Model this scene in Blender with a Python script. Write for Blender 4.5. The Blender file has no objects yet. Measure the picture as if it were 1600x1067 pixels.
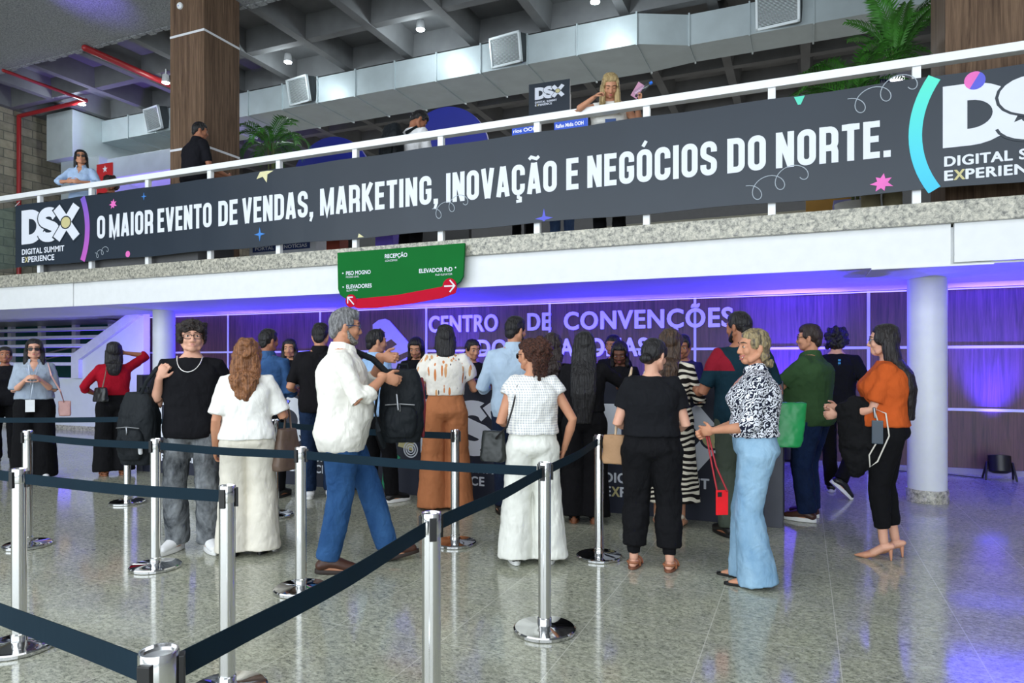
import bpy, bmesh, math, random
import numpy as np
from mathutils import Vector, Matrix, noise

SC = bpy.context.scene
COL = SC.collection
PI = math.pi
# ------------------------------------------------------------------ camera
HC = 1.38                      # eye height
TH = math.radians(23.1)        # heading, to the left of +Y
FPX = 24.0 / 36.0 * 1600.0
HV = 565.0                     # horizon row of the photograph
cam_d = bpy.data.cameras.new('camera'); cam_d.lens = 24.0; cam_d.sensor_width = 36.0
cam_d.sensor_fit = 'HORIZONTAL'; cam_d.shift_y = (HV - 533.5) / 1600.0
cam_d.clip_start = 0.05; cam_d.clip_end = 200
cam = bpy.data.objects.new('camera', cam_d); COL.objects.link(cam)
cam.location = (0, 0, HC); cam.rotation_euler = (PI / 2, 0, TH)
SC.camera = cam
# ------------------------------------------------------------------ world, exposure
W = bpy.data.worlds.new('world'); SC.world = W; W.use_nodes = True
bg = W.node_tree.nodes['Background']; bg.inputs[0].default_value = (0.80, 0.90, 1.0, 1); bg.inputs[1].default_value = 0.55
SC.view_settings.view_transform = 'Standard'; SC.view_settings.look = 'None'
SC.view_settings.exposure = 0.30; SC.view_settings.gamma = 1.0
SC.view_settings.use_curve_mapping = False
# ------------------------------------------------------------------ large lights
def area(name, loc, rot, sx, sy, power, color=(1, 1, 1), spread=PI):
    l = bpy.data.lights.new(name, 'AREA'); l.shape = 'RECTANGLE'; l.size = sx; l.size_y = sy
    l.energy = power; l.color = color; l.spread = spread
    o = bpy.data.objects.new(name, l); COL.objects.link(o); o.location = loc; o.rotation_euler = rot
    return o
def spot(name, loc, target, power, color, angle=60, blend=0.6, size=0.05):
    l = bpy.data.lights.new(name, 'SPOT'); l.energy = power; l.color = color
    l.spot_size = math.radians(angle); l.spot_blend = blend; l.shadow_soft_size = size
    o = bpy.data.objects.new(name, l); COL.objects.link(o); o.location = loc
    d = Vector(target) - Vector(loc); o.rotation_euler = d.to_track_quat('-Z', 'Y').to_euler()
    return o
# daylight through the glass front behind the viewer
area('daylight_front', (-4, -6.0, 3.6), (math.radians(84), 0, 0), 24, 6.6, 1500, (0.86, 0.94, 1.0))
# unseen fill added above the foyer to brighten the floor from overhead
area('added_foyer_fill', (-4, 0.5, 7.0), (0, 0, 0), 18, 5, 380, (0.95, 0.98, 1.0))
# unseen fill added upstairs, its bounce off the floor lifts the duct underside
area('added_upper_fill', (-5, 14.5, 7.0), (0, 0, 0), 20, 3, 400, (0.96, 0.98, 1.0))
# blue cove strip over the timber wall
area('cove_light', (-5.2, 9.82, 2.15), (math.radians(212), 0, 0), 13.5, 0.05, 42, (0.10, 0.055, 1.0))
area('cove_light_right', (5.2, 9.82, 2.15), (math.radians(212), 0, 0), 7.0, 0.05, 24, (0.10, 0.055, 1.0))

# ------------------------------------------------------------------ projection helpers (real planes and the floor)
def ray(u, v):
    r = (u - 800.0) / FPX; k = (HV - v) / FPX
    return Vector((-math.sin(TH) + r * math.cos(TH), math.cos(TH) + r * math.sin(TH), k))
def on_floor(u, v, z=0.0):
    d = ray(u, v); t = (z - HC) / d.z
    return Vector((d.x * t, d.y * t, z))
def at_y(u, v, Y):
    d = ray(u, v); t = Y / d.y
    return Vector((d.x * t, Y, HC + d.z * t))
def at_d(u, v, D):
    d = ray(u, v)
    return Vector((d.x * D, d.y * D, HC + d.z * D))
def depth(p): return -math.sin(TH) * p[0] + math.cos(TH) * p[1]

# ------------------------------------------------------------------ tagging
def tag(o, label=None, cat=None, group=None, kind=None):
    if label: o['label'] = label
    if cat: o['category'] = cat
    if group: o['group'] = group
    if kind: o['kind'] = kind
    return o
def empty(name, loc=(0, 0, 0), yaw=0.0):
    o = bpy.data.objects.new(name, None); COL.objects.link(o); o.location = loc; o.rotation_euler = (0, 0, yaw)
    o.empty_display_size = 0.1
    return o

# ------------------------------------------------------------------ materials
MC = {}
def newmat(name):
    m = bpy.data.materials.new(name); m.use_nodes = True
    nt = m.node_tree; b = nt.nodes['Principled BSDF']
    return m, nt, b
def setin(b, **k):
    for n, v in k.items():
        n = n.replace('_', ' ')
        if n in b.inputs: b.inputs[n].default_value = v
def c4(c): return (c[0], c[1], c[2], 1.0)
def srgb(r, g, b):
    f = lambda x: (x / 255.0 / 12.92) if x / 255.0 <= 0.04045 else ((x / 255.0 + 0.055) / 1.055) ** 2.4
    return (f(r), f(g), f(b))
def coords(nt, scale=(1, 1, 1), rot=(0, 0, 0), loc=(0, 0, 0)):
    tc = nt.nodes.new('ShaderNodeTexCoord'); mp = nt.nodes.new('ShaderNodeMapping')
    mp.inputs['Scale'].default_value = scale; mp.inputs['Rotation'].default_value = rot; mp.inputs['Location'].default_value = loc
    nt.links.new(tc.outputs['Object'], mp.inputs['Vector'])
    return mp.outputs['Vector']
def noise_n(nt, vec, scale, detail=3.0, rough=0.55, dist=0.0):
    n = nt.nodes.new('ShaderNodeTexNoise'); n.inputs['Scale'].default_value = scale
    n.inputs['Detail'].default_value = detail; n.inputs['Roughness'].default_value = rough; n.inputs['Distortion'].default_value = dist
    nt.links.new(vec, n.inputs['Vector']); return n.outputs['Fac']
def ramp(nt, fac, stops, const=False):
    r = nt.nodes.new('ShaderNodeValToRGB'); cr = r.color_ramp
    if const: cr.interpolation = 'CONSTANT'
    while len(cr.elements) < len(stops): cr.elements.new(0.5)
    for e, (p, c) in zip(cr.elements, stops): e.position = p; e.color = c4(c)
    nt.links.new(fac, r.inputs['Fac']); return r.outputs['Color']
def bump_n(nt, b, fac, strength=0.3, dist=0.01):
    n = nt.nodes.new('ShaderNodeBump'); n.inputs['Strength'].default_value = strength; n.inputs['Distance'].default_value = dist
    nt.links.new(fac, n.inputs['Height']); nt.links.new(n.outputs['Normal'], b.inputs['Normal'])
def mathn(nt, op, a, b=None, c=None):
    n = nt.nodes.new('ShaderNodeMath'); n.operation = op
    for i, x in enumerate((a, b, c)):
        if x is None: continue
        if isinstance(x, (int, float)): n.inputs[i].default_value = x
        else: nt.links.new(x, n.inputs[i])
    return n.outputs[0]
def mixc(nt, fac, a, b, mode='MIX'):
    n = nt.nodes.new('ShaderNodeMix'); n.data_type = 'RGBA'; n.blend_type = mode
    if isinstance(fac, (int, float)): n.inputs[0].default_value = fac
    else: nt.links.new(fac, n.inputs[0])
    for i, x in ((6, a), (7, b)):
        if isinstance(x, tuple): n.inputs[i].default_value = c4(x)
        else: nt.links.new(x, n.inputs[i])
    return n.outputs[2]
def plain(name, col, rough=0.5, metal=0.0, spec=0.5, var=0.05, vscale=8.0, bump=0.0, bscale=60.0):
    if name in MC: return MC[name]
    m, nt, b = newmat(name); setin(b, Base_Color=c4(col), Roughness=rough, Metallic=metal)
    if 'Specular IOR Level' in b.inputs: b.inputs['Specular IOR Level'].default_value = spec
    vec = coords(nt)
    f = noise_n(nt, vec, vscale, 3.0)
    lo = tuple(x * (1 - var) for x in col); hi = tuple(min(1, x * (1 + var)) for x in col)
    nt.links.new(ramp(nt, f, [(0.35, lo), (0.65, hi)]), b.inputs['Base Color'])
    if bump > 0: bump_n(nt, b, noise_n(nt, vec, bscale, 2.0), bump, 0.004)
    MC[name] = m; return m
def emit(name, col, strength):
    if name in MC: return MC[name]
    m, nt, b = newmat(name); setin(b, Base_Color=(0, 0, 0, 1), Emission_Color=c4(col), Emission_Strength=strength, Roughness=0.6)
    MC[name] = m; return m
def fabric(name, col, wrinkle=0.5, weave=True, rough=0.9, var=0.08):
    if name in MC: return MC[name]
    m, nt, b = newmat(name); setin(b, Base_Color=c4(col), Roughness=rough)
    b.inputs['Specular IOR Level'].default_value = 0.15
    vec = coords(nt); vec2 = coords(nt, (1, 1, 0.45))
    f = noise_n(nt, vec, 6.0, 4.0)
    lo = tuple(x * (1 - var) for x in col); hi = tuple(min(1, x * (1 + var)) for x in col)
    nt.links.new(ramp(nt, f, [(0.3, lo), (0.7, hi)]), b.inputs['Base Color'])
    w = noise_n(nt, vec2, 11.0, 3.0, 0.5, 0.6)
    bump_n(nt, b, w, wrinkle, 0.035)
    MC[name] = m; return m
def denim(name, base, pale, contrast=0.5, wrinkle=0.6, scale=4.0):
    if name in MC: return MC[name]
    m, nt, b = newmat(name); setin(b, Roughness=0.85); b.inputs['Specular IOR Level'].default_value = 0.15
    vec = coords(nt, (1, 1, 0.6))
    f = noise_n(nt, vec, scale, 6.0, 0.65, 0.4)
    nt.links.new(ramp(nt, f, [(0.5 - contrast * 0.35, base), (0.5 + contrast * 0.35, pale)]), b.inputs['Base Color'])
    bump_n(nt, b, noise_n(nt, coords(nt, (1, 1, 0.7)), 12.0, 3.0, 0.5, 0.7), wrinkle, 0.035)
    MC[name] = m; return m
def skin(name, col):
    if name in MC: return MC[name]
    m, nt, b = newmat(name); setin(b, Roughness=0.5); b.inputs['Specular IOR Level'].default_value = 0.3
    vec = coords(nt)
    f = noise_n(nt, vec, 14.0, 3.0)
    nt.links.new(ramp(nt, f, [(0.3, (col[0] * .93, col[1] * .86, col[2] * .84)), (0.7, col)]), b.inputs['Base Color'])
    MC[name] = m; return m
def hairmat(name, col, hi=None, stretch=0.05, scale=70.0):
    if name in MC: return MC[name]
    hi = hi or tuple(x * 2.4 + 0.006 for x in col)
    m, nt, b = newmat(name); setin(b, Roughness=0.42); b.inputs['Specular IOR Level'].default_value = 0.35
    vec = coords(nt, (1, 1, stretch))
    f = noise_n(nt, vec, scale, 3.0, 0.6, 0.3)
    nt.links.new(ramp(nt, f, [(0.35, col), (0.7, hi)]), b.inputs['Base Color'])
    bump_n(nt, b, f, 0.9, 0.02)
    MC[name] = m; return m
def wood(name, dark, light, axis='Z', scale=1.0):
    if name in MC: return MC[name]
    m, nt, b = newmat(name); setin(b, Roughness=0.42)
    s = {'Z': (14, 14, 0.5), 'X': (0.5, 14, 14)}[axis]
    vec = coords(nt, tuple(x * scale for x in s))
    f = noise_n(nt, vec, 1.6, 6.0, 0.6, 1.2)
    f2 = noise_n(nt, coords(nt, tuple(x * scale * 6 for x in s)), 2.0, 3.0)
    f3 = mathn(nt, 'ADD', mathn(nt, 'MULTIPLY', f, 0.75), mathn(nt, 'MULTIPLY', f2, 0.25))
    nt.links.new(ramp(nt, f3, [(0.36, dark), (0.64, light)]), b.inputs['Base Color'])
    bump_n(nt, b, f2, 0.05, 0.003)
    MC[name] = m; return m

def granite_floor():
    m, nt, b = newmat('polished granite tiles'); setin(b, Roughness=0.11)
    b.inputs['Specular IOR Level'].default_value = 0.45
    vec = coords(nt, (1.0, 1.6, 1), (0, 0, 0.5))
    big = noise_n(nt, vec, 2.2, 3.0, 0.6, 0.8)
    mid = noise_n(nt, vec, 30.0, 6.0, 0.72, 0.7)
    spk = noise_n(nt, vec, 75.0, 4.0, 0.7)
    base = ramp(nt, mid, [(0.30, srgb(92, 94, 84)), (0.47, srgb(160, 162, 146)), (0.66, srgb(198, 198, 180))])
    dark = ramp(nt, spk, [(0.36, (1, 1, 1)), (0.45, (0, 0, 0))])
    col = mixc(nt, mathn(nt, 'MULTIPLY', dark, 0.8), base, srgb(46, 48, 48))
    tint = ramp(nt, big, [(0.35, (0.86, 0.86, 0.88)), (0.65, (1.0, 1.0, 0.97))])
    col = mixc(nt, 1.0, col, tint, 'MULTIPLY')
    tc = nt.nodes.new('ShaderNodeTexCoord'); sx = nt.nodes.new('ShaderNodeSeparateXYZ')
    nt.links.new(tc.outputs['Object'], sx.inputs[0])
    def joint(out, off, size):
        f = mathn(nt, 'FRACT', mathn(nt, 'DIVIDE', mathn(nt, 'ADD', out, off), size))
        return mathn(nt, 'GREATER_THAN', mathn(nt, 'ABSOLUTE', mathn(nt, 'SUBTRACT', f, 0.5)), 0.5 - 0.0026 / size)
    j = mathn(nt, 'MAXIMUM', joint(sx.outputs[0], 60.0 + 0.444, 0.6), joint(sx.outputs[1], 63.5 - 2.305, 0.635))
    col = mixc(nt, mathn(nt, 'MULTIPLY', j, 0.55), col, srgb(212, 210, 198))
    nt.links.new(col, b.inputs['Base Color'])
    return m
def granite_raw(name='granite slab edge', k=1.0):
    if name in MC: return MC[name]
    m, nt, b = newmat(name); setin(b, Roughness=0.3)
    vec = coords(nt, (1, 1, 1))
    mid = noise_n(nt, vec, 26.0, 6.0, 0.75, 0.5)
    nt.links.new(ramp(nt, mid, [(0.36, srgb(84 * k, 84 * k, 80 * k)), (0.46, srgb(150 * k, 148 * k, 136 * k)), (0.62, srgb(205 * k, 200 * k, 184 * k))]), b.inputs['Base Color'])
    MC[name] = m; return m
def rough_concrete():
    m, nt, b = newmat('sprayed textured ceiling'); setin(b, Roughness=0.95)
    vec = coords(nt); f = noise_n(nt, vec, 38.0, 5.0, 0.75)
    nt.links.new(ramp(nt, f, [(0.3, srgb(108, 112, 117)), (0.7, srgb(205, 208, 210))]), b.inputs['Base Color'])
    bump_n(nt, b, f, 1.0, 0.05); return m
def blockwall():
    m, nt, b = newmat('unplastered block wall'); setin(b, Roughness=0.9)
    tc = nt.nodes.new('ShaderNodeTexCoord'); sx = nt.nodes.new('ShaderNodeSeparateXYZ'); cb = nt.nodes.new('ShaderNodeCombineXYZ')
    nt.links.new(tc.outputs['Object'], sx.inputs[0])
    nt.links.new(mathn(nt, 'ADD', sx.outputs[0], sx.outputs[1]), cb.inputs[0]); nt.links.new(sx.outputs[2], cb.inputs[1])
    br = nt.nodes.new('ShaderNodeTexBrick'); nt.links.new(cb.outputs[0], br.inputs['Vector'])
    br.inputs['Color1'].default_value = c4(srgb(165, 158, 140)); br.inputs['Color2'].default_value = c4(srgb(130, 126, 114)); br.inputs['Mortar'].default_value = c4(srgb(110, 108, 100))
    br.inputs['Scale'].default_value = 1.0; br.inputs['Brick Width'].default_value = 0.42; br.inputs['Row Height'].default_value = 0.2; br.inputs['Mortar Size'].default_value = 0.012
    n = noise_n(nt, coords(nt), 7.0, 5.0)
    col = mixc(nt, 0.6, br.outputs['Color'], ramp(nt, n, [(0.3, (0.45, 0.44, 0.4)), (0.7, (1, 1, 1))]), 'MULTIPLY')
    nt.links.new(col, b.inputs['Base Color']); bump_n(nt, b, br.outputs['Fac'], 0.5, 0.02); return m
def glass(name, col=(0.9, 1, 0.97), rough=0.02, alpha=None):
    if name in MC: return MC[name]
    m, nt, b = newmat(name)
    setin(b, Base_Color=c4(col), Roughness=rough, Transmission_Weight=1.0, IOR=1.45)
    MC[name] = m; return m
def thin_glass(name, tint=(0.8, 0.95, 0.92)):
    if name in MC: return MC[name]
    m, nt, b = newmat(name); nt.nodes.remove(b)
    out = nt.nodes['Material Output']; t = nt.nodes.new('ShaderNodeBsdfTransparent'); t.inputs[0].default_value = c4(tint)
    g = nt.nodes.new('ShaderNodeBsdfGlossy'); g.inputs['Roughness'].default_value = 0.03
    mx = nt.nodes.new('ShaderNodeMixShader'); mx.inputs[0].default_value = 0.09; nt.links.new(t.outputs[0], mx.inputs[1]); nt.links.new(g.outputs[0], mx.inputs[2])
    nt.links.new(mx.outputs[0], out.inputs[0]); MC[name] = m; return m

# ------------------------------------------------------------------ mesh accumulator
class Acc:
    def __init__(s): s.v = []; s.f = []; s.mi = []; s.cur = 0
    def add(s, vs, fs):
        o = len(s.v); s.v.extend([tuple(x) for x in vs])
        for f in fs: s.f.append(tuple(i + o for i in f)); s.mi.append(s.cur)
    def box(s, lo, hi, M=None):
        x0, y0, z0 = lo; x1, y1, z1 = hi
        vs = [Vector(p) for p in ((x0, y0, z0), (x1, y0, z0), (x1, y1, z0), (x0, y1, z0), (x0, y0, z1), (x1, y0, z1), (x1, y1, z1), (x0, y1, z1))]
        if M is not None: vs = [M @ p for p in vs]
        s.add(vs, [(0, 3, 2, 1), (4, 5, 6, 7), (0, 1, 5, 4), (1, 2, 6, 5), (2, 3, 7, 6), (3, 0, 4, 7)])
    def rings(s, rings, cap0=True, cap1=True):
        n = len(rings[0]); vs = [p for r in rings for p in r]; fs = []
        for i in range(len(rings) - 1):
            for j in range(n):
                k = (j + 1) % n
                fs.append((i * n + j, i * n + k, (i + 1) * n + k, (i + 1) * n + j))
        if cap0: fs.append(tuple(range(n - 1, -1, -1)))
        if cap1: fs.append(tuple((len(rings) - 1) * n + j for j in range(n)))
        s.add(vs, fs)
    def chain(s, pts, radii, n=12, round0=True, round1=True, up=None, squash=None):
        """tapered tube through pts; squash=(su,sv) scales the two section axes"""
        P = [Vector(p) for p in pts]
        T = []
        for i in range(len(P)):
            a = P[max(0, i - 1)]; b = P[min(len(P) - 1, i + 1)]
            t = (b - a); t = t.normalized() if t.length > 1e-9 else Vector((0, 0, 1)); T.append(t)
        ref = Vector(up) if up is not None else (Vector((0, 1, 0)) if abs(T[0].y) < 0.9 else Vector((1, 0, 0)))
        su, sv = squash or (1, 1)
        R = []
        def ring(c, t, r):
            u = ref - t * ref.dot(t); u = u.normalized() if u.length > 1e-6 else t.orthogonal().normalized(); w = t.cross(u)
            return [c + u * (r * su * math.cos(2 * PI * j / n)) + w * (r * sv * math.sin(2 * PI * j / n)) for j in range(n)]
        if round0:
            for a in (80, 55, 28):
                a = math.radians(a); R.append(ring(P[0] - T[0] * radii[0] * math.sin(a), T[0], radii[0] * math.cos(a)))
        for p, t, r in zip(P, T, radii): R.append(ring(p, t, r))
        if round1:
            for a in (28, 55, 80):
                a = math.radians(a); R.append(ring(P[-1] + T[-1] * radii[-1] * math.sin(a), T[-1], radii[-1] * math.cos(a)))
        s.rings(R)
    def ell(s, c, r, M=None, n=16, m=10, T=None):
        c = Vector(c); R = []
        for i in range(1, m):
            a = PI * i / m
            ring = []
            for j in range(n):
                b = 2 * PI * j / n
                p = Vector((r[0] * math.sin(a) * math.cos(b), r[1] * math.sin(a) * math.sin(b), -r[2] * math.cos(a)))
                if M is not None: p = M @ p
                p = p + c
                ring.append(T(p) if T else p)
            R.append(ring)
        s.rings(R)
    def cyl(s, c, r, z0, z1, n=32, r1=None):
        r1 = r if r1 is None else r1
        s.rings([[(c[0] + r * math.cos(2 * PI * j / n), c[1] + r * math.sin(2 * PI * j / n), z0) for j in range(n)],
                 [(c[0] + r1 * math.cos(2 * PI * j / n), c[1] + r1 * math.sin(2 * PI * j / n), z1) for j in range(n)]])
    def lathe(s, prof, c=(0, 0), n=40):
        s.rings([[(c[0] + r * math.cos(2 * PI * j / n), c[1] + r * math.sin(2 * PI * j / n), z) for j in range(n)] for r, z in prof])
    def prism(s, poly, fn, d):
        """polygon (2D) -> fn(x,y,depth) points at depth 0 and d"""
        n = len(poly)
        s.add([fn(x, y, 0) for x, y in poly] + [fn(x, y, d) for x, y in poly],
              [tuple(range(n)), tuple(range(2 * n - 1, n - 1, -1))] + [(i, n + i, n + (i + 1) % n, (i + 1) % n) for i in range(n)])
    def mesh(s, name):
        m = bpy.data.meshes.new(name); m.from_pydata(s.v, [], s.f); m.update()
        if any(s.mi): m.polygons.foreach_set('material_index', s.mi)
        return m
def fixnormals(me):
    bm = bmesh.new(); bm.from_mesh(me); bmesh.ops.recalc_face_normals(bm, faces=bm.faces); bm.to_mesh(me); bm.free()
def smooth_on(me, angle=None):
    me.polygons.foreach_set('use_smooth', [True] * len(me.polygons))
    if angle is not None:
        try: me.set_sharp_from_angle(angle=angle)
        except Exception: pass
def build(name, acc, mats, parent=None, smooth=None, bevel=0.0, fix=True):
    me = acc.mesh(name)
    if fix: fixnormals(me)
    if bevel > 0:
        bm = bmesh.new(); bm.from_mesh(me)
        es = [e for e in bm.edges if len(e.link_faces) == 2 and e.calc_face_angle(0) > 0.6]
        bmesh.ops.bevel(bm, geom=es, offset=bevel, segments=2, profile=0.7, affect='EDGES', clamp_overlap=True)
        bm.to_mesh(me); bm.free()
    if smooth is not None: smooth_on(me, smooth)
    for m in (mats if isinstance(mats, (list, tuple)) else [mats]): me.materials.append(m)
    o = bpy.data.objects.new(name, me); COL.objects.link(o)
    if parent is not None: o.parent = parent
    return o
def S(name, acc, mats, **k):
    o = build(name, acc, mats, **k); o['kind'] = 'structure'; return o
def copy_tree(o, parent=None):
    c = o.copy(); COL.objects.link(c)
    if parent is not None: c.parent = parent; c.matrix_parent_inverse = o.matrix_parent_inverse.copy()
    for ch in list(o.children): copy_tree(ch, c)
    return c
def evalmesh(me, mods):
    """apply a list of (type, settings) modifiers to a mesh, return a new mesh"""
    o = bpy.data.objects.new('tmp', me); COL.objects.link(o)
    for t, st in mods:
        md = o.modifiers.new(t, t)
        for k, v in st.items(): setattr(md, k, v)
    dg = bpy.context.evaluated_depsgraph_get()
    r = bpy.data.meshes.new_from_object(o.evaluated_get(dg))
    bpy.data.objects.remove(o); 
    return r
TEX = {}
def cloud(size, depth=1):
    k = (size, depth)
    if k not in TEX:
        t = bpy.data.textures.new('clouds', 'CLOUDS'); t.noise_scale = size; t.noise_depth = depth; TEX[k] = t
    return TEX[k]
def organic(acc, vox, smooth=4, disp=None):
    me = acc.mesh('o'); fixnormals(me)
    mods = [('REMESH', dict(mode='VOXEL', voxel_size=vox, adaptivity=0.0))]
    if smooth: mods.append(('SMOOTH', dict(factor=0.5, iterations=smooth)))
    for size, st in (disp or []): mods.append(('DISPLACE', dict(texture=cloud(size), strength=st, mid_level=0.5, texture_coords='LOCAL')))
    r = evalmesh(me, mods); bpy.data.meshes.remove(me)
    smooth_on(r)
    return r
def put(name, me, mats, parent=None):
    for m in (mats if isinstance(mats, (list, tuple)) else [mats]): me.materials.append(m)
    me.name = name
    o = bpy.data.objects.new(name, me); COL.objects.link(o)
    if parent is not None: o.parent = parent
    return o
# ================================================================== lettering
def arc(cx, cy, rx, ry, a0, a1, n=7):
    return [(cx + rx * math.cos(math.radians(a0 + (a1 - a0) * i / n)), cy + ry * math.sin(math.radians(a0 + (a1 - a0) * i / n))) for i in range(n + 1)]
def ribbon(acc, pts, w, fn, d, closed=False):
    P = [Vector((p[0], p[1])) for p in pts]; n = len(P); L = []; Rr = []
    for i in range(n):
        a = P[i - 1] if (closed or i > 0) else None; b = P[(i + 1) % n] if (closed or i < n - 1) else None
        d1 = (P[i] - a).normalized() if a is not None else None; d2 = (b - P[i]).normalized() if b is not None else None
        if d1 is None: d1 = d2
        if d2 is None: d2 = d1
        nn = Vector((-d1.y - d2.y, d1.x + d2.x))
        if nn.length < 1e-6: nn = Vector((-d1.y, d1.x))
        nn.normalize(); k = max(0.45, nn.dot(Vector((-d1.y, d1.x))))
        L.append(P[i] + nn * (w / 2 / k)); Rr.append(P[i] - nn * (w / 2 / k))
    q = 1.6e-5
    vs = [fn(p.x, p.y, 0) for p in L] + [fn(p.x, p.y, 0) for p in Rr] + [fn(p.x, p.y, d + q * i) for i, p in enumerate(L)] + [fn(p.x, p.y, d + q * i) for i, p in enumerate(Rr)]
    fs = []
    for i in range(n if closed else n - 1):
        j = (i + 1) % n
        fs += [(2 * n + i, 2 * n + j, 3 * n + j, 3 * n + i), (i, n + i, n + j, j), (i, j, 2 * n + j, 2 * n + i), (n + i, 3 * n + i, 3 * n + j, n + j)]
    if not closed: fs += [(0, 2 * n, 3 * n, n), (n - 1, 2 * n - 1, 4 * n - 1, 3 * n - 1)]
    acc.add(vs, fs)
def glyph(ch, w=0.50, t=0.155):
    """condensed capitals on a unit cap height: (advance width, [(points, closed)])"""
    h = t / 2; r = 0.15; X = w - h
    top = 1 - h
    O = arc(X - r, top - r, r, r, 0, 90) + arc(h + r, top - r, r, r, 90, 180) + arc(h + r, h + r, r, r, 180, 270) + arc(X - r, h + r, r, r, 270, 360)
    base = {'Ç': 'C', 'Ã': 'A', 'Ó': 'O', 'Õ': 'O'}.get(ch, ch)
    S_ = []
    if base == 'I': w = t; S_ = [([(h, 0), (h, 1)], 0)]
    elif base == 'E': w = 0.42; S_ = [([(h, 0), (h, 1)], 0), ([(h, h), (w, h)], 0), ([(h, .515), (w * .93, .515)], 0), ([(h, top), (w, top)], 0)]
    elif base == 'O': S_ = [(O, 1)]
    elif base == 'C': S_ = [([(X, .64)] + O[:16 + 16 - 8 + 8][0:0] + arc(X - r, top - r, r, r, 0, 90) + arc(h + r, top - r, r, r, 90, 180) + arc(h + r, h + r, r, r, 180, 270) + arc(X - r, h + r, r, r, 270, 360) + [(X, .36)], 0)]
    elif base == 'G': S_ = [([(X, .66)] + arc(X - r, top - r, r, r, 0, 90) + arc(h + r, top - r, r, r, 90, 180) + arc(h + r, h + r, r, r, 180, 270) + arc(X - r, h + r, r, r, 270, 360) + [(X, .46)], 0), ([(w, .46), (w * .52, .46)], 0)]
    elif base == 'D': S_ = [([(h, h), (h, top)] + arc(X - r, top - r, r, r, 90, 0) + arc(X - r, h + r, r, r, 0, -90), 1)]
    elif base == 'S':
        S_ = [([(X, .68)] + arc(X - r, top - r, r, r, 0, 90) + arc(h + r, top - r, r, r, 90, 180) + arc(h + .16, .66, .16, .13, 180, 235) + arc(X - .16, .34, .16, .13, 55, 0) + arc(X - r, h + r, r, r, 0, -90) + arc(h + r, h + r, r, r, 270, 180) + [(h, .32)], 0)]
    elif base == 'N': S_ = [([(h, 0), (h, 1)], 0), ([(X, 0), (X, 1)], 0), ([(h, 1 - .02), (X, .02)], 0)]
    elif base == 'M': w = .66; X = w - h; S_ = [([(h, 0), (h, 1)], 0), ([(X, 0), (X, 1)], 0), ([(h, .98), (w / 2, .06), (X, .98)], 0)]
    elif base == 'A': w = .52; S_ = [([(h * .95, 0), (w / 2 - .02, 1)], 0), ([(w - h * .95, 0), (w / 2 + .02, 1)], 0), ([(.12, .24), (w - .12, .24)], 0)]
    elif base == 'V': w = .52; S_ = [([(h * .95, 1), (w / 2 - .02, 0)], 0), ([(w - h * .95, 1), (w / 2 + .02, 0)], 0)]
    elif base == 'T': w = .46; S_ = [([(w / 2, 0), (w / 2, 1)], 0), ([(0, top), (w, top)], 0)]
    elif base == 'K': S_ = [([(h, 0), (h, 1)], 0), ([(h, .36), (w - h * .8, 1)], 0), ([(h + .12, .52), (w - h * .7, 0)], 0)]
    elif base == 'R': S_ = [([(h, 0), (h, 1)], 0), ([(h, top)] + arc(X - r, top - r, r, r, 90, 0) + arc(X - r, .5 + r - h, r, r, 0, -90) + [(h, .5 - h)], 0), ([(X - .03, .42), (X, .3), (X, 0)], 0)]
    elif base == '.': w = t; S_ = [([(h, 0), (h, t)], 0)]
    elif base == ',': w = t; S_ = [([(h, 0), (h, t)], 0), ([(h + .03, .02), (h - .045, -.17)], 0)]
    if ch == 'Ç': S_.append(([(w / 2, 0), (w / 2, -.07), (w / 2 + .08, -.1), (w / 2 + .08, -.19), (w / 2 - .08, -.2)], 0))
    if ch in 'ÃÕ': S_.append(([(w / 2 - .19, 1.12), (w / 2 - .11, 1.19), (w / 2, 1.15), (w / 2 + .1, 1.12), (w / 2 + .19, 1.19)], 0))
    if ch == 'Ó': S_.append(([(w / 2 - .05, 1.08), (w / 2 + .06, 1.24)], 0))
    return w, S_
def condensed_word(acc, word, x0, x1, z, h, fn, d=0.001, t=0.175):
    adv = []; x = 0; ns = 0
    for ch in word:
        w, st = glyph(ch, t=t); adv.append((x, st)); x += w + 0.095
    tot = x - 0.095; sx = (x1 - x0) / tot
    for xo, st in adv:
        for pts, cl in st:
            tt = t * (0.62 if any(p[1] > 1.03 for p in pts) or any(p[1] < -.12 for p in pts) else 1.0)
            q = [((p[0] + xo) * sx, p[1] * h) for p in pts]
            ribbon(acc, q, tt * h * (0.5 + 0.5 * sx / h), lambda a, b, e: fn(x0 + a, z + b, e), d + .0002 * (ns % 4), bool(cl)); ns += 1
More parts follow.
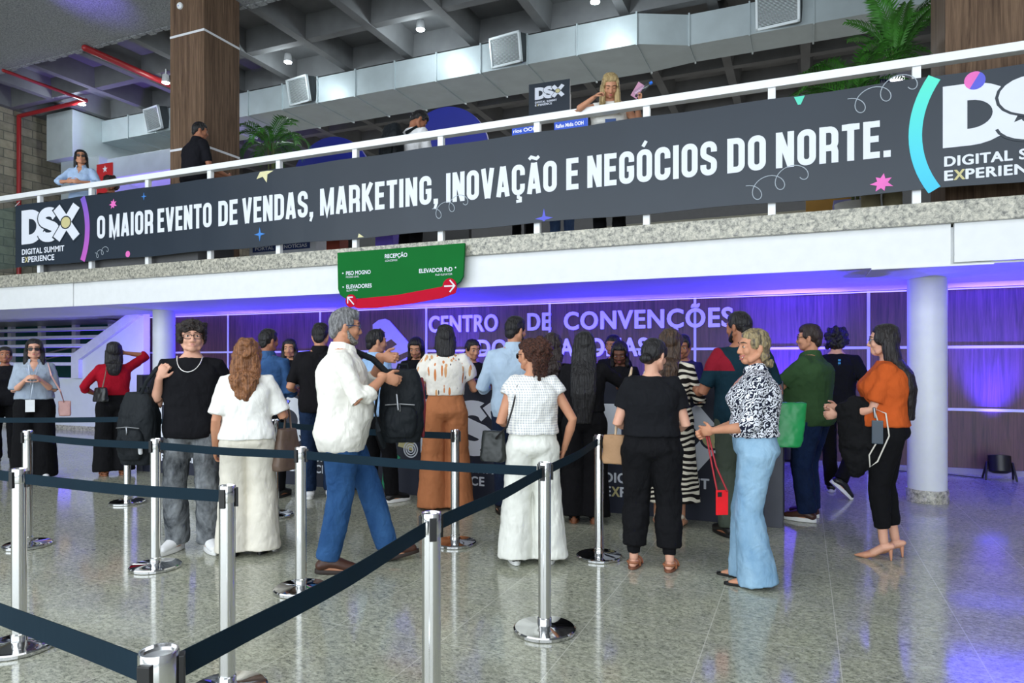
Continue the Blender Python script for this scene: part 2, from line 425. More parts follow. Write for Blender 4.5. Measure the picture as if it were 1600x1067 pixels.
def text_acc(acc, body, x0, z, cap, fn, width=None, bold=0.0, d=0.004, right=False, fat=0.0):
    """sans-serif line in the built-in font, cap height given, optional fitted width"""
    cu = bpy.data.curves.new('t', 'FONT'); cu.body = body; cu.size = 1.0; cu.offset = bold; cu.resolution_u = 4; cu.space_character = 1.10 if fat else 1.0
    o = bpy.data.objects.new('t', cu); COL.objects.link(o)
    dg = bpy.context.evaluated_depsgraph_get(); me = bpy.data.meshes.new_from_object(o.evaluated_get(dg))
    bpy.data.objects.remove(o)
    v = [p.co.copy() for p in me.vertices]
    mx0 = min(p.x for p in v); mx1 = max(p.x for p in v)
    k = cap / 0.729
    kx = k if width is None else width / (mx1 - mx0)
    if right: x0 = x0 - kx * (mx1 - mx0)
    q = [(x0 + (p.x - mx0) * kx, z + p.y * k) for p in v]
    acc.add([fn(a, b, d) for a, b in q], [tuple(p.vertices) for p in me.polygons])
    if d > 0.006:   # raised letters: give them their thickness
        bm = bmesh.new(); bm.from_mesh(me); bd = [e for e in bm.edges if len(e.link_faces) == 1]
        vs = []; fs = []
        for e in bd:
            i, j = e.verts[0].index, e.verts[1].index; n0 = len(vs)
            vs += [fn(*q[i], d), fn(*q[j], d), fn(*q[j], 0), fn(*q[i], 0)]; fs.append((n0, n0 + 1, n0 + 2, n0 + 3))
        acc.add(vs, fs); bm.free()
    bpy.data.meshes.remove(me)
    if fat > 0:
        for i, (dx, dz) in enumerate(((-1, 0), (1, 0), (0, .6), (0, -.6))):
            text_acc(acc, body, x0 + dx * fat, z + dz * fat, cap, fn, mx1 * kx - mx0 * kx, bold, d - .0002 * (i + 1), fat=-1)
def event_logo(parent, x0, z0, h, Y, white, dark, accent, words=True, with_x=True, depth=0.001, wx_=1.25):
    """D S X monogram with a dot in the X and two lines of small capitals below; h = cap height"""
    k = h
    fn = lambda a, b, e: (x0 + a * k * wx_, Y - e, z0 + b * k)
    a = Acc(); t = .27
    D = [(t / 2, t / 2), (t / 2, 1 - t / 2)] + arc(.30, .5, .38, .5 - t / 2, 90, -90, 14)
    ribbon(a, D, t, fn, depth, True)
    build('logo_letter', a, white, parent)
    def S_path(g):
        return [(1.22, .72)] + arc(.98, .70, .235, .165, 10, 90, 5) + arc(.94, .70, .20, .165, 90, 250, 9) + arc(.99, .30, .235, .17, 70, -90, 9) + arc(.95, .30, .23, .165, 270, 190, 5)
    a = Acc(); ribbon(a, S_path(0), t + .07, fn, depth + .0006, False); build('logo_outline', a, dark, parent)
    a = Acc(); ribbon(a, S_path(0), t - .0, fn, depth + .0012, False); build('logo_letter', a, white, parent)
    if with_x:
        cx, cy = 1.60, .5
        a = Acc(); o = Acc()
        for ix, (dx, dy) in enumerate(((1, 1), (-1, 1), (-1, -1), (1, -1))):
            p0 = (cx + dx * .06, cy + dy * .08); p1 = (cx + dx * .34, cy + dy * .45)
            ribbon(o, [(cx, cy), (cx + dx * .37, cy + dy * .49)], t + .06, fn, depth + .0018 + .0001 * ix)
            ribbon(a, [p0, p1], t, fn, depth + .0025 + .0001 * ix)
        build('logo_outline', o, dark, parent); build('logo_letter', a, white, parent)
        a = Acc(); a.prism(arc(cx - .02, cy, .19, .19, 0, 345, 23), fn, depth + .0032); build('logo_outline', a, dark, parent)
        a = Acc(); a.prism(arc(cx - .02, cy, .155, .155, 0, 345, 23), fn, depth + .0036); build('logo_dot', a, accent, parent)
    if words:
        fw = lambda p, q, e: (x0 + (p - x0) * wx_, Y - e, q)
        a = Acc(); W_ = 1.50 * k
        text_acc(a, 'DIGITAL SUMMIT', x0 + .02 * k, z0 - .30 * k, .165 * k, fw, W_, .012, depth + .0012, fat=.0055 * k)
        text_acc(a, 'E', x0 + .02 * k, z0 - .53 * k, .165 * k, fw, .09 * k, .012, depth + .0012, fat=.0055 * k)
        text_acc(a, 'PERIENCE', x0 + .255 * k, z0 - .53 * k, .165 * k, fw, .92 * k, .012, depth + .0012, fat=.0055 * k)
        build('lettering', a, white, parent)
        a = Acc(); text_acc(a, 'X', x0 + .125 * k, z0 - .53 * k, .165 * k, fw, .118 * k, .012, depth + .0012, fat=.0055 * k); build('lettering', a, accent, parent)
def star_poly(cx, cy, R, r, n, a0=90, jit=None):
    out = []
    for i in range(2 * n):
        a = math.radians(a0 + 180.0 * i / n); q = (R if i % 2 == 0 else r) * (jit[i % len(jit)] if jit else 1)
        out.append((cx + q * math.cos(a), cy + q * math.sin(a)))
    return out

# ================================================================== shared materials
M_WHITE = plain('white painted plaster', srgb(232, 234, 235), 0.55, var=0.02)
M_RAIL = plain('white painted metal', srgb(238, 240, 242), 0.35, var=0.02)
M_GRAN = granite_raw()
M_WOOD = wood('reddish timber panelling', srgb(60, 36, 38), srgb(108, 70, 68), scale=1.0)
M_COLW = wood('walnut column cladding', srgb(74, 56, 44), srgb(124, 100, 80), scale=1.0)
for n_ in M_COLW.node_tree.nodes:
    if n_.type == 'BSDF_PRINCIPLED': n_.inputs['Roughness'].default_value = .62; n_.inputs['Specular IOR Level'].default_value = .2
M_STRIP = plain('white inlay strip', srgb(225, 226, 230), 0.5, var=0.01)
M_DARKB = plain('dark slate banner print', srgb(36, 46, 58), 0.36, var=0.06, vscale=1.2, spec=0.4)
M_NAVY = plain('dark navy banner print', srgb(32, 36, 54), 0.6, var=0.06, vscale=1.5)
M_PRINT = plain('white print', srgb(226, 230, 240), 0.55, var=0.01)
M_BEIGE = plain('pale yellow print', srgb(206, 196, 142), 0.6, var=0.01)
M_BLACK = plain('black plastic', srgb(20, 20, 22), 0.4, var=0.05)
M_CHROME = plain('brushed chrome', (0.72, 0.72, 0.72), 0.13, 1.0, var=0.02)
M_CHROME2 = plain('polished chrome disc', (0.62, 0.62, 0.63), 0.05, 1.0, var=0.02)
M_DUCT = plain('galvanised duct metal', srgb(184, 196, 200), 0.45, 0.25, var=0.05, vscale=3)
M_GRIL = plain('pale grille metal', srgb(205, 212, 215), 0.4, 0.2, var=0.03)
M_RED = plain('red painted pipe', srgb(150, 30, 34), 0.4)
M_TAPE = fabric('dark belt webbing', srgb(16, 36, 48), 0.05, rough=0.75)

# ================================================================== the setting
ZT = 2.73      # top of the granite kerb = upper floor level
YF = 6.75      # face of the balcony
a = Acc(); a.box((-24, -8, -0.12), (9, 18, 0)); S('floor', a, granite_floor())
# timber wall with white inlay strips
a = Acc(); a.box((-12.4, 9.92, 0), (9, 10.12, 2.6)); S('wall_back', a, M_WOOD)
a = Acc()
for i in range(10):
    x = -12.34 + 2.186 * i; a.box((x - .018, 9.908, 0.05), (x + .018, 9.93, 2.29))
for z in (0.79, 1.56): a.box((-12.4, 9.907, z - .017), (9, 9.93, z + .017))
S('trim_1', a, M_STRIP)
a = Acc(); a.box((-12.4, 9.89, 0), (9, 9.925, 0.07)); S('baseboard_back', a, plain('pale skirting stone', srgb(150, 148, 150), .4))
# balcony slab: beam, soffit, white fascia, granite kerb, upper floor
a = Acc(); a.box((-24, YF + .045, 2.20), (9, 8.35, 2.52)); a.box((-24, 8.35, 2.29), (9, 9.85, 2.52)); S('ceiling_lower', a, M_WHITE)
a = Acc()
for x0, x1, dy in ((-24, -9.95, 0), (-9.95, -9.55, .012), (-9.55, 1.15, 0), (1.165, 9, -.015)):
    a.box((x0 + .004, YF + dy, 2.20 if dy >= 0 else 2.215), (x1 - .004, YF + .05, 2.545))
a.box((0.55, YF - .01, 2.185), (1.45, YF + .6, 2.20))
S('trim_2', a, M_WHITE, bevel=0.004)
a = Acc(); a.box((-24, YF - .05, 2.545), (9, YF + .35, ZT)); S('trim_3', a, M_GRAN, bevel=0.006)
a = Acc(); a.box((-24, YF + .30, 2.50), (9, 18, ZT - .03)); S('floor_upper', a, plain('upper floor tile', srgb(196, 190, 180), 0.3))
# LED cove in the lower ceiling, at the wall
a = Acc(); a.box((-12.3, 9.86, 2.268), (1.2, 9.89, 2.282)); a.box((1.5, 9.86, 2.268), (9, 9.89, 2.282))
S('trim_4', a, emit('blue light strip', (0.22, 0.18, 1.0), 2.6))
# lower round pillars
for i, (px, py, r) in enumerate(((1.13, 7.84, .173), (-9.45, 7.90, .165))):
    a = Acc(); a.lathe([(r, 0.0), (r, 2.25)], (px, py), 40); o = S('wall_pillar', a, plain('white pillar paint', srgb(222, 226, 230), 0.35, var=0.02), smooth=0.6)
    a = Acc(); a.lathe([(r + .015, 0), (r + .015, .115), (r + .01, .125), (r, .125)], (px, py), 40); S('baseboard_pillar', a, M_GRAN, smooth=0.6)
# upper ceiling: sprayed slab in front, waffle slab behind
a = Acc(); a.box((-24, -8, 7.10), (9, 8.45, 7.6))
random.seed(5)
for i in range(150):
    x = -20 + i * .19; a.box((x, 8.40, 7.085), (x + .15, 8.45 + random.random() * .06, 7.13 + random.random() * .03))
S('ceiling', a, rough_concrete())
a = Acc(); a.box((-24, 8.45, 7.52), (9, 18, 7.7))
x = -23.5
def rib(a, lo, hi, zt, zb, axis):
    (x0, y0), (x1, y1) = lo, hi; e = .07
    if axis == 'x': sec = [(x0, y0 - e, zt), (x0, y1 + e, zt), (x0, y1, zb), (x0, y0, zb)]; sec2 = [(x1, p[1], p[2]) for p in sec]
    else: sec = [(x0 - e, y0, zt), (x1 + e, y0, zt), (x1, y0, zb), (x0, y0, zb)]; sec2 = [(p[0], y1, p[2]) for p in sec]
    a.rings([sec, sec2])
while x < 8.8: rib(a, (x, 8.45), (x + .16, 18), 7.52, 7.12, 'y'); x += 1.38
y = 9.75
while y < 18: rib(a, (-24, y), (9, y + .16), 7.52, 7.128, 'x'); y += 1.38
S('ceiling_waffle', a, plain('grey waffle concrete', srgb(104, 106, 108), 0.9, var=0.12, vscale=2, bump=.3))
# upper walls
a = Acc(); a.box((-24, 17.6, 2.5), (9, 17.8, 7.7)); S('wall_upper_back', a, plain('dark far wall', srgb(70, 72, 74), 0.8))
a = Acc(); a.box((-17.0, 7.0, 2.5), (-16.6, 17.7, 7.5)); S('wall_upper_left', a, blockwall())
a = Acc(); a.box((-24.2, -8, 0), (-24.0, 18, 7.6)); S('wall_left', a, plain('pale grey plaster', srgb(170, 174, 178), .7))
a = Acc(); a.box((8.8, -8, 0), (9.0, 18, 7.6)); S('wall_right', a, plain('grey plaster', srgb(165, 165, 165), 0.7))
# walnut clad columns on the upper floor
for k, (x0, x1, y0, y1, name) in enumerate(((-8.96, -8.26, 7.6, 8.3, 'l'), (1.244, 2.05, 7.6, 8.4, 'r'))):
    a = Acc(); a.box((x0, y0, ZT - .03), (x1, y1, 7.12)); S('wall_column', a, M_COLW, bevel=.004)
    a = Acc()
    for z in ((6.36, 4.62) if k == 0 else (5.30,)):
        a.box((x0 - .004, y0 - .004, z - .017), (x1 + .004, y1 + .004, z + .017))
    S('trim_5', a, M_STRIP)
# glass wall and stair behind it, far left on the ground floor
a = Acc(); a.box((-24, 14.0, 0), (-12.4, 14.2, 2.6)); S('wall_stairwell', a, plain('dark green glazed wall', srgb(18, 84, 78), 0.15, var=.2, vscale=.8))
a = Acc()
for x in (-23.5, -22.0, -20.4, -18.8, -17.2): a.box((x - .09, 13.86, 0), (x + .09, 14.0, 2.6))
for z in (2.12,): a.box((-24, 13.84, z - .05), (-12.4, 14.0, z + .05))
S('trim_6', a, M_RAIL)
M_STW = plain('white stair wall', srgb(206, 212, 218), 0.6, var=.02)
fnS = lambda p, q, e: (p, 9.20 + e, q)
a = Acc(); a.prism([(-18, 0), (-11.55, 0), (-11.55, 2.29), (-11.66, 2.29), (-13.36, 1.46), (-13.36, 1.05), (-18, 1.05)], fnS, .14); S('wall_stair', a, M_STW)
a = Acc(); a.prism([(-18, 0), (-11.55, 0), (-11.55, .09), (-18, .09)], lambda p, q, e: (p, 9.185 + e, q), .02); S('baseboard_stair', a, M_GRAN)
st = empty('staircase', (-14, 9.4, 0)); tag(st, 'open white staircase with floating treads behind the low wall at far left', 'staircase')
M_TRD = plain('white stair tread', srgb(205, 208, 220), 0.5)
for k in range(5):
    z = 1.30 + .20 * k; xr = -13.45 + .40 * k
    a = Acc(); a.box((-19, 9.36 + .27 * k, z), (xr, 9.66 + .27 * k, z + .065))
    o = build('tread', a, M_TRD, bevel=.005); o.parent = st; o.matrix_parent_inverse = Matrix.Translation((14, -9.4, 0))
a = Acc(); a.prism([(-13.50, 1.05), (-13.28, 1.05), (-13.28, 1.42), (-11.56, 2.26), (-11.56, 2.10), (-11.75, 2.29), (-11.95, 2.29), (-13.50, 1.50)][:4] + [(-11.62, 2.29), (-11.9, 2.29), (-13.50, 1.52)], lambda p, q, e: (p, 9.12 + e, q), .09)
o = build('stringer', a, M_TRD); o.parent = st; o.matrix_parent_inverse = Matrix.Translation((14, -9.4, 0))
a = Acc(); a.chain([(-18.5, 11.6, 1.55), (-13.2, 11.6, 2.28)], [.025, .025]); a.chain([(-18.5, 11.6, 1.40), (-12.9, 11.6, 2.14)], [.018, .018])
o = build('handrail', a, M_CHROME, smooth=.6); o.parent = st; o.matrix_parent_inverse = Matrix.Translation((14, -9.4, 0))
# the glass front behind the viewer: frame of mullions
a = Acc()
for i in range(12): a.box((-22.5 + i * 2.6 - .04, -7.6, 0), (-22.5 + i * 2.6 + .04, -7.45, 7.1))
for z in (0.05, 2.4, 4.8, 7.05): a.box((-23, -7.6, z - .04), (8.8, -7.45, z + .04))
S('window_1', a, plain('dark window frame', srgb(60, 62, 64), .4))

# ================================================================== balustrade
rl = empty('balcony_railing', (-3, YF, ZT)); tag(rl, 'white metal balcony railing on the granite kerb of the upper floor', 'railing')
def child(o, root):
    o.parent = root; o.matrix_parent_inverse = Matrix.Translation(-Vector(root.location)); return o
a = Acc(); a.box((-14.5, YF - .04, 3.905), (3.4, YF + .06, 3.98)); child(build('handrail', a, M_RAIL, bevel=.006), rl)
for k in range(-2, 14):
    x = .893 - 1.16 * k
    a = Acc(); a.box((x - .033, YF - .02, ZT), (x + .033, YF + .035, 3.905)); child(build('post', a, M_RAIL, bevel=.003), rl)
M_PANE = thin_glass('pale green balustrade glass', (0.82, 0.95, 0.93))
for k in range(10, 13):
    x = .893 - 1.16 * k
    a = Acc(); a.box((x - 1.11, YF + .0, 2.84), (x - .05, YF + .01, 3.79)); child(build('glass_pane', a, M_PANE), rl)

# ================================================================== long banner
YB = YF - .06
bn = empty('banner', (-4, YB, 2.83)); tag(bn, 'long dark grey slogan banner along the balcony railing with white capitals', 'banner')
a = Acc()
N = 60
for i in range(N + 1): pass
rows = []
for i in range(N + 1):
    x = -11.19 + (3.3 + 11.19) * i / N; y = YB + .0015 * math.sin(i * 1.7)
    rows.append([(x, y, 2.835 + .008 * math.sin(i * .9)), (x, y, 3.785 + .006 * math.sin(i * 1.3)), (x, y + .012, 3.785 + .006 * math.sin(i * 1.3)), (x, y + .012, 2.835 + .008 * math.sin(i * .9))])
a.rings(rows); child(build('banner_sheet', a, M_DARKB), bn)
bfn = lambda p, q, e: (p, YB - .0025 - e, q)
a = Acc()
def bx(u): return at_y(u, 300, YB).x
for wd, u0, u1 in (('O', 152, 164.5), ('MAIOR', 171, 239.5), ('EVENTO', 246.5, 331), ('DE', 341.5, 371.5), ('VENDAS,', 379, 489.5), ('MARKETING,', 500.5, 684.5), ('INOVAÇÃO', 697.5, 870), ('E', 885, 904), ('NEGÓCIOS', 918, 1120), ('DO', 1136.5, 1196.5), ('NORTE.', 1212.5, 1391.5)):
    condensed_word(a, wd, bx(u0), bx(u1), 3.145, .325, bfn)
child(build('slogan_lettering', a, M_PRINT), bn)
kids0 = set(COL.objects)
event_logo(bn, bx(34), 3.175, .52, YB - .0025, M_PRINT, M_DARKB, M_BEIGE)
event_logo(bn, bx(1473), 3.17, .515, YB - .0025, M_PRINT, M_DARKB, M_BEIGE)
for o in set(COL.objects) - kids0: o.matrix_parent_inverse = Matrix.Translation(-Vector(bn.location))
def bart(name, polys, mat, d=.0012):
    a = Acc()
    for p in polys: a.prism([(x, min(max(z, 2.842), 3.778)) for x, z in p], bfn, d)
    child(build(name, a, mat), bn)
def gradient(name, c0, c1, z0, z1):
    m, nt, b = newmat(name); setin(b, Roughness=.6)
    tc = nt.nodes.new('ShaderNodeTexCoord'); sx = nt.nodes.new('ShaderNodeSeparateXYZ'); nt.links.new(tc.outputs['Object'], sx.inputs[0])
    mr = nt.nodes.new('ShaderNodeMapRange'); mr.inputs[1].default_value = z0; mr.inputs[2].default_value = z1; nt.links.new(sx.outputs[2], mr.inputs[0])
    nt.links.new(ramp(nt, mr.outputs[0], [(0, c0), (1, c1)]), b.inputs['Base Color']); return m
a = Acc(); ribbon(a, arc(bx(137) - 1.05, 3.31, 1.05, 1.05, -26, 26, 16), .10, bfn, .003); child(build('arc_stripe', a, gradient('purple print', srgb(196, 92, 190), srgb(120, 90, 200), 2.85, 3.75)), bn)
a = Acc(); ribbon(a, arc(bx(1430) + .87, 3.30, .87, .87, 213, 147, 16), .10, bfn, .003); child(build('arc_stripe', a, gradient('turquoise print', srgb(70, 200, 240), srgb(92, 232, 205), 2.85, 3.75)), bn)
def bp(u, v): p = at_y(u, v, YB); return p.x, p.z
M_PINK = plain('pink print', srgb(232, 110, 190), .6); M_CREAM = plain('cream print', srgb(224, 218, 170), .6)
M_BLUEP = plain('blue print', srgb(92, 96, 214), .6); M_SKYP = plain('sky blue print', srgb(60, 130, 210), .6); M_LINE = plain('pale line print', srgb(160, 170, 180), .6)
for (u, v, R) in ((1378, 286, .085), (177, 319, .075)):
    c = bp(u, v); bart('star', [star_poly(c[0], c[1], R, R * .52, 7, 80, [1, 1, .85, .9, 1.1, 1])], M_PINK)
for (u, v, R) in ((413, 268, .15), (566, 386, .17)):
    c = bp(u, v); bart('star', [star_poly(c[0], c[1], R, R * .45, 5, 70 if v < 300 else 250)], M_CREAM)
for (u, v, R, mm) in ((850, 341, .10, M_BLUEP), (225, 307, .055, M_SKYP), (406, 366, .09, M_SKYP)):
    c = bp(u, v); bart('sparkle', [star_poly(c[0], c[1], R, R * .26, 4)], mm)
c = bp(1523, 126); bart('dot', [arc(c[0], c[1], .075, .075, 60, 240, 14)], M_PINK); bart('dot', [arc(c[0], c[1], .075, .075, 240, 420, 14)], M_BLUEP)
c = bp(200, 397); bart('dot', [arc(c[0], c[1], .045, .045, 0, 345, 14)], M_PINK)
c = bp(1249, 155); bart('drop', [[(c[0] - .045, 3.775), (c[0] + .045, 3.775), (c[0] + .012, 3.70), (c[0] - .012, 3.70)]], plain('mint print', srgb(92, 220, 190), .6))
def squiggle(u, v, s):
    c = bp(u, v); pts = []
    for i in range(61):
        t = i / 60 * 2.6 * 2 * PI
        pts.append((c[0] + s * (-.25 + .033 * t + .088 * math.sin(t)), c[1] + s * (.09 * math.cos(t) + .012 * t - .08)))
    a = Acc(); ribbon(a, pts, .007, bfn, .0012); child(build('line_drawing', a, M_LINE), bn)
squiggle(1372, 150, .95); squiggle(1208, 288, .95); squiggle(700, 325, .8); squiggle(158, 395, .5)
a = Acc(); a.chain([(-11.19, YB - .005, 3.78), (-11.19, YF, 3.86)], [.004, .004], 6); child(build('tie', a, M_RAIL), bn)
a = Acc(); a.chain([(3.2, YB - .005, 3.78), (3.2, YF - .045, 3.93)], [.004, .004], 6); child(build('tie', a, M_RAIL), bn)

# ================================================================== green directory sign
YS = YF - .13
sg = empty('directory_sign', (at_y(620, 430, YS).x, YS, 2.3)); tag(sg, 'green and red hanging directory sign with white arrows on the balcony edge', 'sign')
sfn = lambda p, q, e: (p, YS - e, q)
x0 = at_y(527, 393, YS).x; x1 = at_y(726, 380, YS).x; zt = at_y(726, 381, YS).z + .01
zb = at_y(540, 470, YS).z
def sz(u, v): p = at_y(u, v, YS); return (p.x, p.z)
M_GREEN = plain('green sign print', srgb(4, 104, 40), .7, var=.05, vscale=1.5, spec=.18); M_REDS = plain('red sign print', srgb(190, 10, 44), .7, var=.03, spec=.15)
a = Acc(); a.prism([(x0, zt), (x1, zt), (x1 - .02, zt - .36), (x1 - .06, zt - .42), (x1 - .2, zt - .50), (x0 + .6, zt - .55), (x0 + .12, zt - .55), (x0 + .04, zt - .50), (x0 + .01, zt - .43)], lambda p, q, e: (p, YS + .03 - e, q), .03)
child(build('panel', a, M_GREEN, bevel=.003), sg)
red = [sz(547, 476), sz(556, 467), sz(620, 461)] + [sz(690, 448), sz(705, 440), sz(714, 450), sz(712, 458), sz(690, 466), sz(640, 475), sz(590, 481), sz(560, 482)]
a = Acc(); a.prism(red[::-1], sfn, .006)
for u, v, r in ((703, 447, .085), (549, 470, .075)):
    c = sz(u, v); a.prism(arc(c[0], c[1], r, r, 0, 345, 23), sfn, .010)
child(build('red_band', a, M_REDS), sg)
a = Acc(); c = sz(703, 447)
ribbon(a, [(c[0] - .065, c[1]), (c[0] + .06, c[1])], .016, sfn, .014); ribbon(a, [(c[0] + .005, c[1] + .065), (c[0] + .065, c[1]), (c[0] + .005, c[1] - .065)], .016, sfn, .0148)
c = sz(549, 470); ribbon(a, [(c[0] + .045, c[1] - .045), (c[0] - .04, c[1] + .04)], .014, sfn, .014); ribbon(a, [(c[0] + .03, c[1] + .042), (c[0] - .042, c[1] + .042), (c[0] - .042, c[1] - .03)], .014, sfn, .0148)
child(build('arrow', a, M_PRINT), sg)
a = Acc()
for tx, u, v, cap, w, rt, bo in (('RECEPÇÃO', 601.5, 403.5, .047, .30, 0, .02), ('CONCIERGE', 602, 409, .022, .165, 0, 0), ('PISO MOGNO', 541, 430, .047, .345, 0, .02), ('MOGNO LEVEL', 541, 434.5, .022, .185, 0, 0),
                          ('ELEVADORES', 541.5, 451, .047, .355, 0, .02), ('ELEVATORS', 542, 455.5, .022, .155, 0, 0), ('ELEVADOR PcD', 707, 423.5, .047, .42, 1, .02), ('PwD ELEVATOR', 707, 429.5, .022, .21, 1, 0)):
    p = sz(u, v); text_acc(a, tx, p[0], p[1], cap, sfn, w, bo, .004, right=bool(rt))
for u, v in ((536, 427), (536.5, 448.5), (712, 418)):
    p = sz(u, v); a.prism(arc(p[0], p[1], .009, .009, 0, 330, 11), sfn, .005)
child(build('lettering', a, M_PRINT), sg)
a = Acc()
for xx in (x0 + .25, x1 - .25): a.box((xx - .02, YS + .03, zt - .12), (xx + .02, YF - .05, zt - .06))
child(build('bracket', a, M_RAIL), sg)

# ================================================================== wall lettering and emblem
YW = 9.90
wl = empty('wall_lettering', (-3.3, 9.9, 1.5)); tag(wl, 'raised white wall lettering reading the convention centre name on timber panels', 'lettering')
wfn = lambda p, q, e: (p, 9.915 - e, q)
M_LET = plain('satin white letter', srgb(240, 236, 240), .4, var=.01)
def wx(u): return at_y(u, 500, 9.9).x
for tx, u0, u1, zb_, cp in (('CENTRO', 671, 778, 1.872, .272), ('DE', 825, 860.5, 1.872, .272), ('CONVENÇÕES', 882, 1145, 1.872, .272), ('DO', 747, 792, 1.47, .27), ('AMAZONAS', 829, 1012, 1.47, .27)):
    a = Acc(); text_acc(a, tx, wx(u0), zb_, cp, wfn, wx(u1) - wx(u0), .016, .035, fat=.006)
    child(build('lettering', a, M_LET), wl)
em = empty('wall_emblem', (-6.6, 9.9, 1.1)); tag(em, 'pale rounded emblem with slanted notches mounted on the timber wall beside the lettering', 'emblem')
def ew(u, v): p = at_y(u, v, 9.9); return (p.x, p.z)
body = [ew(583, 507), ew(592, 500), ew(602, 498), ew(609, 501), ew(638, 534), ew(641, 540), ew(638, 552), ew(630, 584), ew(622, 588), ew(600, 575), ew(583, 556)]
def mat_emb(): return plain('lilac emblem', srgb(200, 190, 225), .4, var=.02)
a = Acc(); a.prism(body[::-1], wfn, .03); child(build('emblem_plate', a, mat_emb(), bevel=.004), em)
a = Acc()
for q in ([ew(583, 518), ew(595, 513), ew(603, 520), ew(590, 527)], [ew(596, 540), ew(612, 530), ew(621, 538), ew(604, 549)], [ew(622, 556), ew(640, 548), ew(640, 556), ew(621, 566)]):
    a.prism(q[::-1], wfn, .034)
child(build('emblem_notch', a, M_WOOD), em)

# ================================================================== reception counter
YC = 6.09
ct = empty('reception_counter', (-3.9, YC, 0)); tag(ct, 'long dark reception counter with white printed logos on its front', 'counter')
a = Acc(); a.box((-7.66, YC, 0), (-.30, YC + .04, 1.20)); child(build('front_panel', a, M_NAVY), ct)
for e0, e1 in ((-.30, -.155), (-7.75, -7.66)):
    a = Acc(); a.box((e0, YC - .015, 0), (e1, YC + .55, 1.215)); child(build('end_panel', a, plain('grey end panel', srgb(70, 72, 82), .5), bevel=.004), ct)
a = Acc(); a.box((-7.66, YC + .04, 1.16), (-.30, YC + .52, 1.20)); child(build('worktop', a, plain('dark worktop', srgb(36, 38, 48), .4), bevel=.004), ct)
kids0 = set(COL.objects)
for k, xx in enumerate((-7.49, -5.54, -3.62, -1.685)):
    event_logo(ct, xx, .445, .55, YC, M_PRINT, M_NAVY, M_BEIGE, wx_=1.12)
for o in set(COL.objects) - kids0: o.matrix_parent_inverse = Matrix.Translation(-Vector(ct.location))
cfn = lambda p, q, e: (p, YC - e, q)
def cp_(u, v): p = at_y(u, v, YC); return (p.x, p.z)
a = Acc(); a.prism([cp_(638, 640), cp_(656, 645), cp_(650, 672), cp_(645, 704), cp_(622, 697), cp_(628, 670)][::-1], cfn, .004); child(build('cream_shape', a, M_BEIGE), ct)
a = Acc(); a.prism([cp_(603, 678), cp_(612, 680), cp_(616, 690), cp_(609, 699), cp_(626, 715), cp_(616, 724), cp_(618, 733), cp_(607, 742), cp_(606, 756), cp_(601, 765), cp_(597, 755), cp_(600, 725)][::-1], cfn, .004); child(build('green_shape', a, plain('green print', srgb(30, 150, 105), .6)), ct)
a = Acc(); c = cp_(642, 702)
for r in (.03, .055, .08): ribbon(a, arc(c[0], c[1], r, r, 0, 350, 24), .012, cfn, .006, True)
child(build('target_rings', a, M_PRINT), ct)
# ================================================================== people
def Rz(a): return Matrix.Rotation(a, 3, 'Z')
def Rx(a): return Matrix.Rotation(a, 3, 'X')
def Ry(a): return Matrix.Rotation(a, 3, 'Y')
def ik(A, C, l1, l2, pole):
    A = Vector(A); C = Vector(C); d = C - A; L = d.length
    mx = (l1 + l2) * .995
    if L > mx: C = A + d * (mx / L); d = C - A; L = mx
    mn = abs(l1 - l2) * 1.05 + .02
    if L < mn: L = mn
    a = (l1 * l1 - l2 * l2 + L * L) / (2 * L); h = math.sqrt(max(0, l1 * l1 - a * a))
    u = d.normalized(); p = Vector(pole); p = p - u * p.dot(u)
    p = p.normalized() if p.length > 1e-6 else u.orthogonal().normalized()
    return A + u * a + p * h, C
PROF_T = [-.16, 0., .15, .32, .48, .66, .80, .90, .97, 1.03, 1.08, 1.14]
PROF = {'m': ([.158, .168, .162, .152, .156, .170, .178, .168, .138, .100, .074, .060], [.108, .118, .112, .106, .110, .120, .116, .100, .082, .070, .062, .058]),
        'f': ([.168, .178, .164, .138, .136, .146, .150, .142, .116, .082, .060, .050], [.112, .120, .110, .098, .100, .112, .106, .090, .072, .060, .054, .050])}
